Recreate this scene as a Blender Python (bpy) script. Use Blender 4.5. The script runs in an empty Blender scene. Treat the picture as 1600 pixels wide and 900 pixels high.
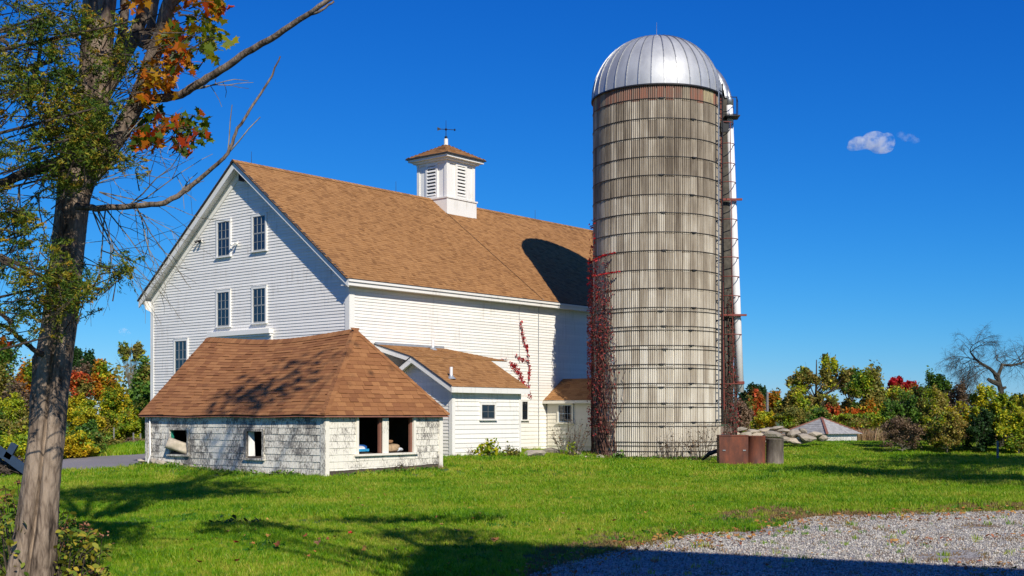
import bpy, math, random
import numpy as np
from math import radians, sin, cos, pi, sqrt, atan2
from mathutils import Vector, Matrix

rng = np.random.default_rng(7)
random.seed(7)
SC = bpy.context.scene
COL = SC.collection

# ------------------------------------------------------------------ camera
EYE, F, HOR = 1.6, 1897.0, 650.0          # eye height, focal length in photo pixels, horizon row
KD = 0.8469                               # distances first paced out for a longer lens
cam_d = bpy.data.cameras.new('camera')
cam = bpy.data.objects.new('camera', cam_d); COL.objects.link(cam)
cam.location = (0, 0, EYE); cam.rotation_euler = (radians(90), 0, 0)
cam_d.sensor_width = 36; cam_d.lens = 36 * F / 1600
cam_d.shift_y = (HOR - 450) / 1600
cam_d.clip_end = 9000; cam_d.clip_start = 0.1
SC.camera = cam

# ------------------------------------------------------------------ sky, sun, exposure
SUN_EL = radians(35.5); SUN_H = (0.3723, -0.9282)          # horizontal direction towards the sun
w = bpy.data.worlds.new('World'); SC.world = w; w.use_nodes = True
nt = w.node_tree; nt.nodes.clear()
sky = nt.nodes.new('ShaderNodeTexSky'); sky.sky_type = 'NISHITA'; sky.sun_disc = False
sky.sun_elevation = SUN_EL; sky.sun_rotation = atan2(SUN_H[0], SUN_H[1])
sky.air_density = 1.0; sky.dust_density = 0.0; sky.ozone_density = 3.5; sky.altitude = 200
sep = nt.nodes.new('ShaderNodeSeparateColor'); com = nt.nodes.new('ShaderNodeCombineColor')    # deep polarised autumn blue, the same response in every direction
nt.links.new(sky.outputs[0], sep.inputs[0])
for ch, (pw, k) in enumerate(((2.2, 0.021), (1.25, 0.298), (0.8, 1.33))):
    p_ = nt.nodes.new('ShaderNodeMath'); p_.operation = 'POWER'; p_.inputs[1].default_value = pw
    q_ = nt.nodes.new('ShaderNodeMath'); q_.operation = 'MULTIPLY'; q_.inputs[1].default_value = k
    nt.links.new(sep.outputs[ch], p_.inputs[0]); nt.links.new(p_.outputs[0], q_.inputs[0]); nt.links.new(q_.outputs[0], com.inputs[ch])
bg = nt.nodes.new('ShaderNodeBackground'); bg.inputs['Strength'].default_value = 0.112
wo = nt.nodes.new('ShaderNodeOutputWorld')
nt.links.new(com.outputs[0], bg.inputs[0]); nt.links.new(bg.outputs[0], wo.inputs[0])
sl = bpy.data.lights.new('sun', 'SUN'); sl.energy = 5.0; sl.angle = radians(0.53); sl.color = (1.0, 0.93, 0.80)
so = bpy.data.objects.new('sun', sl); COL.objects.link(so)
sdir = Vector((SUN_H[0] * cos(SUN_EL), SUN_H[1] * cos(SUN_EL), sin(SUN_EL)))
so.rotation_euler = sdir.to_track_quat('Z', 'Y').to_euler(); so.location = (40, -60, 60)
SC.view_settings.view_transform = 'Standard'; SC.view_settings.look = 'None'
SC.view_settings.exposure = 0.10; SC.view_settings.gamma = 1.0; SC.view_settings.use_curve_mapping = False
SC.render.engine = 'CYCLES'
SC.cycles.max_bounces = 6; SC.cycles.volume_bounces = 3; SC.cycles.transparent_max_bounces = 8

# ------------------------------------------------------------------ pixel helpers
def at(px, py, Y):
    return Vector(((px - 800) / F * Y, Y, EYE + (HOR - py) * Y / F))
class Frame:
    def __init__(s, o, rot):
        s.o = Vector(o); s.rot = rot; s.c, s.s = cos(rot), sin(rot)
    def toL(s, p):
        d = Vector(p) - s.o
        return Vector((s.c * d.x + s.s * d.y, -s.s * d.x + s.c * d.y, d.z))
    def toW(s, p):
        return Vector((s.o.x + s.c * p[0] - s.s * p[1], s.o.y + s.s * p[0] + s.c * p[1], s.o.z + p[2]))
    def ray(s, px, py, axis, val):      # photo pixel -> local point on a wall plane
        a = s.toL((0, 0, EYE)); b = s.toL(at(px, py, 10.0)); d = b - a
        t = (val - a[axis]) / d[axis]
        return a + d * t
def ss(a, b, x):
    t = np.clip((x - a) / (b - a), 0, 1); return t * t * (3 - 2 * t)

# ------------------------------------------------------------------ materials
MATS = {}
def mk(name):
    m = bpy.data.materials.new(name); m.use_nodes = True
    n = m.node_tree; b = n.nodes['Principled BSDF']
    MATS[name] = m
    return m, n, b
def nd(n, t, **kw):
    x = n.nodes.new(t)
    for k, v in kw.items():
        if k in x.inputs: x.inputs[k].default_value = v
        else: setattr(x, k, v)
    return x
def ramp(n, fac, stops, interp='LINEAR'):
    r = n.nodes.new('ShaderNodeValToRGB'); r.color_ramp.interpolation = interp
    e = r.color_ramp.elements
    while len(e) > 1: e.remove(e[-1])
    e[0].position = stops[0][0]; e[0].color = (*stops[0][1], 1)
    for p, c in stops[1:]:
        q = e.new(p); q.color = (*c, 1)
    if fac is not None: n.links.new(fac, r.inputs[0])
    return r.outputs[0]
def pos(n, scale=(1, 1, 1), obj=False):
    mp = n.nodes.new('ShaderNodeMapping'); mp.inputs['Scale'].default_value = scale
    if obj:
        g = n.nodes.new('ShaderNodeTexCoord'); n.links.new(g.outputs['Object'], mp.inputs[0])
    else:
        g = n.nodes.new('ShaderNodeNewGeometry'); n.links.new(g.outputs['Position'], mp.inputs[0])
    return mp.outputs[0]
def noise(n, vec, scale, detail=4, rough=0.55):
    x = nd(n, 'ShaderNodeTexNoise', Scale=scale, Detail=detail, Roughness=rough)
    n.links.new(vec, x.inputs['Vector']); return x.outputs['Fac']
def mth(n, op, a, b=None):
    x = n.nodes.new('ShaderNodeMath'); x.operation = op
    for i, v in enumerate((a, b)):
        if v is None: continue
        if isinstance(v, (int, float)): x.inputs[i].default_value = v
        else: n.links.new(v, x.inputs[i])
    return x.outputs[0]
def mix(n, fac, a, b, mode='MIX'):
    x = n.nodes.new('ShaderNodeMix'); x.data_type = 'RGBA'; x.blend_type = mode
    for s, v in ((0, fac), (6, a), (7, b)):
        if isinstance(v, (int, float)): x.inputs[s].default_value = v
        elif isinstance(v, tuple): x.inputs[s].default_value = (*v, 1)
        else: n.links.new(v, x.inputs[s])
    return x.outputs[2]
def tone(n):
    a = nd(n, 'ShaderNodeAttribute', attribute_name='tone'); o = n.nodes.new('ShaderNodeObjectInfo')
    return mth(n, 'FRACT', mth(n, 'ADD', a.outputs['Fac'], o.outputs['Random']))
def bump(n, b, h, strength=0.4, dist=0.02):
    x = nd(n, 'ShaderNodeBump', Strength=strength, Distance=dist)
    n.links.new(h, x.inputs['Height']); n.links.new(x.outputs[0], b.inputs['Normal'])
def setb(b, **kw):
    for k, v in kw.items():
        k = k.replace('_', ' ')
        b.inputs[k].default_value = v

def m_plain(name, col, rough=0.7, metal=0.0, var=0.12, scale=6.0, bmp=0.15):
    m, n, b = mk(name)
    f = noise(n, pos(n), scale, 5)
    c2 = tuple(max(0, c * (1 - 2.2 * var)) for c in col); c1 = tuple(min(1, c * (1 + var)) for c in col)
    n.links.new(ramp(n, f, [(0.25, c2), (0.75, c1)]), b.inputs['Base Color'])
    setb(b, Roughness=rough, Metallic=metal)
    if bmp: bump(n, b, noise(n, pos(n), scale * 8, 3), bmp, 0.01)
    return m
def m_paint(name, col, dirt, rough=0.55, amount=0.35):     # painted boards with grain and runs of dirt
    m, n, b = mk(name)
    t = tone(n)
    streak = noise(n, pos(n, (5, 5, 0.5)), 2.2, 6, 0.65)
    blot = noise(n, pos(n), 0.7, 4)
    f = mth(n, 'ADD', mth(n, 'MULTIPLY', streak, 0.6), mth(n, 'MULTIPLY', blot, 0.5))
    c = ramp(n, f, [(0.40, col), (0.62, tuple(a * (1 - amount * 0.4) + d * amount * 0.4 for a, d in zip(col, dirt))), (0.8, dirt)])
    tv = nd(n, 'ShaderNodeMapRange'); n.links.new(t, tv.inputs[0]); tv.inputs[3].default_value = 0.93; tv.inputs[4].default_value = 1.03
    c = mix(n, 1.0, c, tv.outputs[0], 'MULTIPLY')
    n.links.new(c, b.inputs['Base Color']); setb(b, Roughness=rough)
    bump(n, b, noise(n, pos(n, (3, 3, 30)), 6, 4), 0.12, 0.008)
    return m
def m_shingle(name, cols, rough=0.9):
    m, n, b = mk(name)
    t = tone(n)
    c = ramp(n, t, [(i / (len(cols) - 1), c) for i, c in enumerate(cols)])
    g = noise(n, pos(n), 60, 3, 0.8)
    big = noise(n, pos(n), 0.35, 4)
    c = mix(n, 1.0, c, ramp(n, g, [(0.3, (0.72,) * 3), (0.7, (1.18,) * 3)]), 'MULTIPLY')
    c = mix(n, 1.0, c, ramp(n, big, [(0.3, (0.92, 0.91, 0.90)), (0.7, (1.05,) * 3)]), 'MULTIPLY')
    n.links.new(c, b.inputs['Base Color']); setb(b, Roughness=rough)
    b.inputs['Specular IOR Level'].default_value = 0.2
    bump(n, b, g, 0.3, 0.006)
    return m
def m_leaf(name, cols, trans=0.35, rough=0.55, clump=1.2):
    m, n, b = mk(name)
    t = tone(n)
    big = noise(n, pos(n), clump, 3)
    f = mth(n, 'ADD', mth(n, 'MULTIPLY', t, 0.62), mth(n, 'MULTIPLY', mth(n, 'SUBTRACT', big, 0.3), 0.95))
    c = ramp(n, f, [(i / (len(cols) - 1) * 0.8 + 0.06, c) for i, c in enumerate(cols)])
    out = n.nodes['Material Output']
    tr = n.nodes.new('ShaderNodeBsdfTranslucent'); mx = n.nodes.new('ShaderNodeMixShader')
    mx.inputs[0].default_value = trans
    c2 = mix(n, 1.0, c, (1.25, 1.15, 0.7), 'MULTIPLY')
    n.links.new(c, b.inputs['Base Color']); n.links.new(c2, tr.inputs[0])
    n.links.new(b.outputs[0], mx.inputs[1]); n.links.new(tr.outputs[0], mx.inputs[2]); n.links.new(mx.outputs[0], out.inputs[0])
    setb(b, Roughness=rough); b.inputs['Specular IOR Level'].default_value = 0.3
    return m
def m_bark(name, cols, scale=9.0, stretch=0.16, bm=0.9, dist=0.03):
    m, n, b = mk(name)
    v = pos(n, (1, 1, stretch))
    a = noise(n, v, scale, 7, 0.68)
    vo = nd(n, 'ShaderNodeTexVoronoi', Scale=scale * 2.2); vo.feature = 'DISTANCE_TO_EDGE'
    n.links.new(pos(n, (1, 1, stretch * 1.5)), vo.inputs['Vector'])
    e = nd(n, 'ShaderNodeMapRange'); n.links.new(vo.outputs['Distance'], e.inputs[0]); e.inputs[2].default_value = 0.22
    h = mth(n, 'ADD', mth(n, 'MULTIPLY', a, 1.0), mth(n, 'MULTIPLY', e.outputs[0], 0.10))
    n.links.new(ramp(n, h, [(0.36 + 0.40 * i / (len(cols) - 1), c) for i, c in enumerate(cols)]), b.inputs['Base Color'])
    setb(b, Roughness=0.95); b.inputs['Specular IOR Level'].default_value = 0.1
    bump(n, b, h, bm, dist)
    return m

m_paint('white_clapboard', (0.84, 0.815, 0.76), (0.52, 0.47, 0.40), 0.5, 0.3)
m_paint('white_trim', (0.80, 0.785, 0.74), (0.55, 0.51, 0.44), 0.45, 0.25)
m_paint('cream_clapboard', (0.78, 0.74, 0.63), (0.48, 0.43, 0.33), 0.6, 0.4)
m_shingle('barn_shingle', [(0.24, 0.117, 0.046), (0.33, 0.166, 0.064), (0.36, 0.183, 0.071), (0.385, 0.20, 0.079), (0.30, 0.149, 0.058)])
m_shingle('shed_shingle', [(0.22, 0.092, 0.040), (0.28, 0.122, 0.050), (0.32, 0.145, 0.059), (0.355, 0.165, 0.068), (0.245, 0.103, 0.045)])
m_plain('sash_shade_grey', (0.34, 0.36, 0.36), 0.6)  # grey includes the shadow on the sash frames, painted in
m_plain('dark_chute', (0.085, 0.075, 0.06), 0.9, 0, 0.3, 5, 0.4)
m_plain('dark_edge', (0.028, 0.030, 0.034), 0.8)
m_plain('dark_hole', (0.012, 0.011, 0.010), 0.9)
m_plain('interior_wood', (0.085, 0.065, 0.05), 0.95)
m_plain('red_brown_wood', (0.22, 0.09, 0.06), 0.8)
m_plain('green_paint', (0.02, 0.25, 0.17), 0.5)
m_plain('iron', (0.03, 0.03, 0.033), 0.55, 0.6)
m_plain('galvanised', (0.42, 0.43, 0.44), 0.42, 0.75, 0.2, 12)
m_plain('white_pipe_paint', (0.84, 0.83, 0.83), 0.35, 0, 0.05, 3, 0.03)
m_plain('red_rust_iron', (0.22, 0.055, 0.04), 0.75, 0.2)
m_plain('lead_flashing', (0.40, 0.43, 0.46), 0.5, 0.4)
m_plain('concrete_footing', (0.40, 0.36, 0.28), 0.95, 0, 0.2, 5, 0.5)
m_plain('grey_wood', (0.20, 0.195, 0.19), 0.9, 0, 0.22, 9, 0.4)
m_plain('hut_board', (0.36, 0.355, 0.35), 0.85, 0, 0.2, 5, 0.4)
m_plain('blue_white_paint', (0.30, 0.40, 0.52), 0.6)
m_plain('timber_shade_navy', (0.016, 0.04, 0.085), 0.8)  # white timbers: the shade on them is painted in as navy
m_plain('burlap', (0.42, 0.29, 0.17), 0.95, 0, 0.25, 14, 0.6)
m_plain('brown_paper', (0.40, 0.21, 0.10), 0.8, 0, 0.2, 10, 0.4)
m_plain('canvas', (0.55, 0.47, 0.35), 0.95, 0, 0.12, 10, 0.4)
m_plain('blue_plastic', (0.015, 0.10, 0.36), 0.4)
m_plain('cyan_plastic', (0.03, 0.30, 0.55), 0.4)
m_plain('white_plastic', (0.72, 0.75, 0.78), 0.4)

# peeling white paint over grey shingles
m, n, b = mk('peeling_shingle')
st = noise(n, pos(n, (9, 9, 2.6)), 4.5, 7, 0.75)
pt = noise(n, pos(n), 0.9, 4)
tn = tone(n)
f = mth(n, 'ADD', mth(n, 'ADD', mth(n, 'MULTIPLY', st, 0.9), mth(n, 'MULTIPLY', pt, 0.55)), mth(n, 'MULTIPLY', tn, 0.10))
at_ = nd(n, 'ShaderNodeAttribute', attribute_name='wear')
f = mth(n, 'ADD', f, at_.outputs['Fac'])
n.links.new(ramp(n, f, [(0.74, (0.78, 0.74, 0.645)), (0.80, (0.60, 0.56, 0.48)), (0.86, (0.20, 0.185, 0.165)), (0.97, (0.11, 0.10, 0.095))]), b.inputs['Base Color'])
setb(b, Roughness=0.85); bump(n, b, f, 0.35, 0.012)

# weathered concrete staves
m, n, b = mk('silo_concrete')
g = n.nodes.new('ShaderNodeNewGeometry'); sp = n.nodes.new('ShaderNodeSeparateXYZ'); n.links.new(g.outputs['Position'], sp.inputs[0])
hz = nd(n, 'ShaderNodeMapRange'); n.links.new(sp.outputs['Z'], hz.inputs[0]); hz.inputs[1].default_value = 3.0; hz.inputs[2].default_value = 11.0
st = noise(n, pos(n, (3.2, 3.2, 0.20)), 1.3, 7, 0.75)
st2 = noise(n, pos(n, (22, 22, 0.6)), 1.5, 5, 0.7)
bl = noise(n, pos(n), 0.8, 5, 0.6)
f = mth(n, 'ADD', mth(n, 'ADD', mth(n, 'MULTIPLY', st, 0.85), mth(n, 'MULTIPLY', st2, 0.45)), mth(n, 'MULTIPLY', bl, 0.25))
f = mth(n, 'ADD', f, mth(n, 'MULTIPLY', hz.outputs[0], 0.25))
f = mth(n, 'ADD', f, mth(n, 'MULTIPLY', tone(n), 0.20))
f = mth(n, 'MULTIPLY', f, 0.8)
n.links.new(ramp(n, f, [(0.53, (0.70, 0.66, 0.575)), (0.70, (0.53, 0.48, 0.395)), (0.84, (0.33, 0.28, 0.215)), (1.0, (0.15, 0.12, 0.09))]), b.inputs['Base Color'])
setb(b, Roughness=0.92); b.inputs['Specular IOR Level'].default_value = 0.2
bump(n, b, mth(n, 'ADD', st2, noise(n, pos(n), 30, 4)), 0.35, 0.012)
# painted top course
m, n, b = mk('silo_top_paint')
st = noise(n, pos(n, (7, 7, 0.6)), 2.5, 6, 0.7)
c = ramp(n, tone(n), [(0.0, (0.29, 0.12, 0.075)), (0.25, (0.24, 0.12, 0.08)), (0.40, (0.40, 0.33, 0.19)), (0.62, (0.33, 0.27, 0.19)), (0.8, (0.30, 0.13, 0.08))], 'CONSTANT')
n.links.new(mix(n, ramp(n, st, [(0.42, (0, 0, 0)), (0.66, (1, 1, 1))]), c, (0.17, 0.14, 0.11)), b.inputs['Base Color']); setb(b, Roughness=0.85)
# dome sheet metal
m, n, b = mk('dome_metal')
st = noise(n, pos(n, (1, 1, 0.5)), 2.5, 6, 0.6)
n.links.new(ramp(n, mth(n, 'ADD', st, mth(n, 'MULTIPLY', mth(n, 'SUBTRACT', tone(n), 0.5), 0.16)), [(0.3, (0.36, 0.37, 0.39)), (0.7, (0.50, 0.51, 0.52))]), b.inputs['Base Color'])
setb(b, Roughness=0.6, Metallic=0.5); bump(n, b, noise(n, pos(n), 2.5, 3), 0.12, 0.03)
# rust
m, n, b = mk('rust_steel')
st = noise(n, pos(n, (1, 1, 0.4)), 4, 7, 0.65)
n.links.new(ramp(n, st, [(0.3, (0.06, 0.022, 0.015)), (0.5, (0.13, 0.04, 0.022)), (0.72, (0.24, 0.065, 0.028))]), b.inputs['Base Color'])
setb(b, Roughness=0.75, Metallic=0.1); bump(n, b, noise(n, pos(n), 40, 4), 0.2, 0.006)
m, n, b = mk('grey_drum_steel')
st = noise(n, pos(n, (1, 1, 0.3)), 5, 7, 0.65)
n.links.new(ramp(n, st, [(0.3, (0.06, 0.045, 0.035)), (0.52, (0.17, 0.14, 0.11)), (0.75, (0.27, 0.235, 0.19))]), b.inputs['Base Color'])
setb(b, Roughness=0.7, Metallic=0.2)
# window glass
m, n, b = mk('window_glass')
setb(b, Roughness=0.04); b.inputs['Base Color'].default_value = (0.012, 0.016, 0.022, 1)
b.inputs['Specular IOR Level'].default_value = 0.9
bump(n, b, noise(n, pos(n), 3.0, 2), 0.06, 0.02)
# stone
m, n, b = mk('fieldstone')
c = ramp(n, mth(n, 'ADD', mth(n, 'MULTIPLY', tone(n), 0.5), mth(n, 'MULTIPLY', noise(n, pos(n), 3, 6, 0.65), 0.6)), [(0.2, (0.17, 0.155, 0.13)), (0.5, (0.33, 0.29, 0.235)), (0.8, (0.47, 0.40, 0.31))])
n.links.new(c, b.inputs['Base Color']); setb(b, Roughness=0.95); bump(n, b, noise(n, pos(n), 9, 6, 0.7), 0.6, 0.05)
# grass soil
m, n, b = mk('lawn_soil')
f1 = noise(n, pos(n), 0.35, 5, 0.6); f2 = noise(n, pos(n), 14, 4, 0.7)
f = mth(n, 'ADD', mth(n, 'MULTIPLY', f1, 0.6), mth(n, 'MULTIPLY', f2, 0.4))
n.links.new(ramp(n, f, [(0.3, (0.022, 0.050, 0.008)), (0.5, (0.045, 0.10, 0.012)), (0.66, (0.085, 0.125, 0.02)), (0.8, (0.15, 0.12, 0.05))]), b.inputs['Base Color'])
setb(b, Roughness=0.95); bump(n, b, f2, 0.7, 0.05)
m, n, b = mk('dry_field')
f1 = noise(n, pos(n, (0.25, 1, 1)), 0.10, 5, 0.6); f2 = noise(n, pos(n), 3, 4, 0.7)
n.links.new(ramp(n, mth(n, 'ADD', mth(n, 'MULTIPLY', f1, 0.7), mth(n, 'MULTIPLY', f2, 0.3)), [(0.3, (0.16, 0.155, 0.04)), (0.5, (0.30, 0.20, 0.10)), (0.7, (0.38, 0.25, 0.15))]), b.inputs['Base Color'])
setb(b, Roughness=1.0)
m, n, b = mk('asphalt')
n.links.new(ramp(n, mth(n, 'ADD', mth(n, 'MULTIPLY', noise(n, pos(n), 0.5, 4), 0.5), mth(n, 'MULTIPLY', noise(n, pos(n), 50, 3), 0.5)), [(0.3, (0.15, 0.14, 0.15)), (0.7, (0.24, 0.225, 0.235))]), b.inputs['Base Color'])
setb(b, Roughness=0.9); bump(n, b, noise(n, pos(n), 60, 3), 0.3, 0.01)
m, n, b = mk('gravel_bed')
vo = nd(n, 'ShaderNodeTexVoronoi', Scale=38.0); n.links.new(pos(n), vo.inputs['Vector'])
f1 = noise(n, pos(n), 0.8, 5, 0.65)
c = ramp(n, vo.outputs['Color'], [(0.1, (0.17, 0.155, 0.14)), (0.5, (0.34, 0.32, 0.30)), (0.9, (0.52, 0.50, 0.47))])
n.links.new(mix(n, ramp(n, f1, [(0.52, (0, 0, 0)), (0.68, (1, 1, 1))]), c, (0.22, 0.125, 0.07)), b.inputs['Base Color'])
setb(b, Roughness=0.95); bump(n, b, vo.outputs['Distance'], 0.8, 0.03)
m, n, b = mk('gravel_stone')
o = n.nodes.new('ShaderNodeObjectInfo')
n.links.new(ramp(n, o.outputs['Random'], [(0, (0.16, 0.15, 0.135)), (0.4, (0.35, 0.335, 0.305)), (0.8, (0.54, 0.52, 0.475)), (0.94, (0.46, 0.38, 0.30)), (1.0, (0.28, 0.18, 0.12))]), b.inputs['Base Color']); setb(b, Roughness=0.9)

def m_grass(name, stops, trans=0.4):
    m, n, b = mk(name)
    o = n.nodes.new('ShaderNodeObjectInfo')
    f1 = noise(n, pos(n), 0.45, 4, 0.6)
    f3 = noise(n, pos(n), 0.11, 3, 0.6)
    f = mth(n, 'ADD', mth(n, 'MULTIPLY', o.outputs['Random'], 0.42), mth(n, 'ADD', mth(n, 'MULTIPLY', f1, 0.65), mth(n, 'MULTIPLY', mth(n, 'SUBTRACT', f3, 0.5), 0.6)))
    c = ramp(n, f, stops)
    out = n.nodes['Material Output']
    tr = n.nodes.new('ShaderNodeBsdfTranslucent'); mx = n.nodes.new('ShaderNodeMixShader'); mx.inputs[0].default_value = trans
    n.links.new(c, b.inputs['Base Color']); n.links.new(mix(n, 1.0, c, (1.3, 1.25, 0.6), 'MULTIPLY'), tr.inputs[0])
    n.links.new(b.outputs[0], mx.inputs[1]); n.links.new(tr.outputs[0], mx.inputs[2]); n.links.new(mx.outputs[0], out.inputs[0])
    setb(b, Roughness=0.5); b.inputs['Specular IOR Level'].default_value = 0.35
m_grass('grass_blade', [(0.22, (0.07, 0.20, 0.004)), (0.40, (0.14, 0.31, 0.005)), (0.56, (0.25, 0.40, 0.008)), (0.74, (0.42, 0.43, 0.055))])
m_grass('clover_leaf', [(0.25, (0.03, 0.12, 0.008)), (0.5, (0.05, 0.18, 0.010)), (0.8, (0.10, 0.25, 0.02))])
m_grass('dry_blade', [(0.3, (0.22, 0.14, 0.06)), (0.55, (0.30, 0.19, 0.085)), (0.8, (0.20, 0.19, 0.05))], 0.25)
m_grass('tall_dry_blade', [(0.3, (0.24, 0.15, 0.08)), (0.55, (0.36, 0.22, 0.12)), (0.8, (0.30, 0.24, 0.10))], 0.25)

m_bark('maple_bark', [(0.035, 0.026, 0.02), (0.155, 0.114, 0.086), (0.28, 0.215, 0.163), (0.36, 0.28, 0.215)], 9.0, 0.2)
m_bark('dark_bark', [(0.02, 0.016, 0.013), (0.075, 0.058, 0.045), (0.14, 0.11, 0.085)], 14.0, 0.25)
m_bark('limb_bark', [(0.03, 0.023, 0.018), (0.115, 0.088, 0.068), (0.21, 0.165, 0.13), (0.27, 0.215, 0.17)], 11.0, 0.3)
m_bark('vine_stem', [(0.05, 0.025, 0.02), (0.14, 0.075, 0.06), (0.22, 0.13, 0.10)], 14.0, 0.3, 0.3)
m_bark('apple_bark', [(0.02, 0.018, 0.015), (0.055, 0.05, 0.04), (0.12, 0.112, 0.085)], 7.0, 0.3, 0.5)
m_bark('grey_bark', [(0.06, 0.055, 0.045), (0.18, 0.165, 0.13), (0.30, 0.28, 0.22)], 7.0, 0.3, 0.5)
G1, G2 = (0.018, 0.045, 0.008), (0.04, 0.095, 0.014)
m_leaf('leaf_green', [(0.024, 0.07, 0.012), (0.061, 0.154, 0.02), (0.122, 0.245, 0.03), (0.204, 0.306, 0.041)])
m_leaf('leaf_dark_green', [(0.015, 0.042, 0.012), (0.03, 0.078, 0.021), (0.057, 0.128, 0.027)])
m_leaf('leaf_olive', [(0.062, 0.094, 0.021), (0.156, 0.177, 0.034), (0.27, 0.25, 0.049), (0.354, 0.239, 0.062)])
m_leaf('leaf_yellow', [(0.125, 0.175, 0.013), (0.325, 0.325, 0.015), (0.575, 0.45, 0.018), (0.65, 0.375, 0.019)])
m_leaf('leaf_yellow_green', [(0.059, 0.143, 0.013), (0.151, 0.269, 0.017), (0.336, 0.403, 0.02), (0.672, 0.571, 0.025)])
m_leaf('leaf_orange', [(0.09, 0.10, 0.02), (0.184, 0.149, 0.017), (0.483, 0.23, 0.014), (0.632, 0.196, 0.018), (0.598, 0.115, 0.023)])
m_leaf('leaf_red_orange', [(0.08, 0.085, 0.02), (0.132, 0.108, 0.024), (0.408, 0.132, 0.024), (0.624, 0.12, 0.03), (0.576, 0.072, 0.036)])
m_leaf('leaf_red', [(0.20, 0.015, 0.015), (0.42, 0.014, 0.022), (0.55, 0.025, 0.035)])
m_leaf('leaf_brown', [(0.09, 0.063, 0.038), (0.18, 0.12, 0.075), (0.285, 0.195, 0.12)])
m_leaf('leaf_vine_red', [(0.08, 0.022, 0.02), (0.20, 0.035, 0.034), (0.34, 0.045, 0.05), (0.25, 0.10, 0.07)])
m_leaf('leaf_cedar', [(0.012, 0.038, 0.008), (0.04, 0.09, 0.010), (0.11, 0.17, 0.012), (0.26, 0.24, 0.02), (0.48, 0.25, 0.02)], 0.3, 0.6, 3.0)
m_leaf('leaf_maple', [(0.07, 0.12, 0.008), (0.20, 0.24, 0.012), (0.45, 0.33, 0.015), (0.52, 0.17, 0.012), (0.45, 0.06, 0.015)], 0.45, 0.5, 1.6)
m_leaf('leaf_hydrangea', [(0.039, 0.085, 0.013), (0.091, 0.169, 0.018), (0.234, 0.26, 0.026), (0.468, 0.351, 0.039)], 0.3)
m_leaf('dry_flower', [(0.13, 0.05, 0.025), (0.26, 0.10, 0.05), (0.36, 0.17, 0.09)], 0.2)
m_leaf('fallen', [(0.42, 0.20, 0.09), (0.36, 0.10, 0.04), (0.50, 0.28, 0.06), (0.30, 0.15, 0.08)], 0.2)
m_leaf('fallen_red', [(0.50, 0.02, 0.03), (0.55, 0.05, 0.03)], 0.2)

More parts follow.
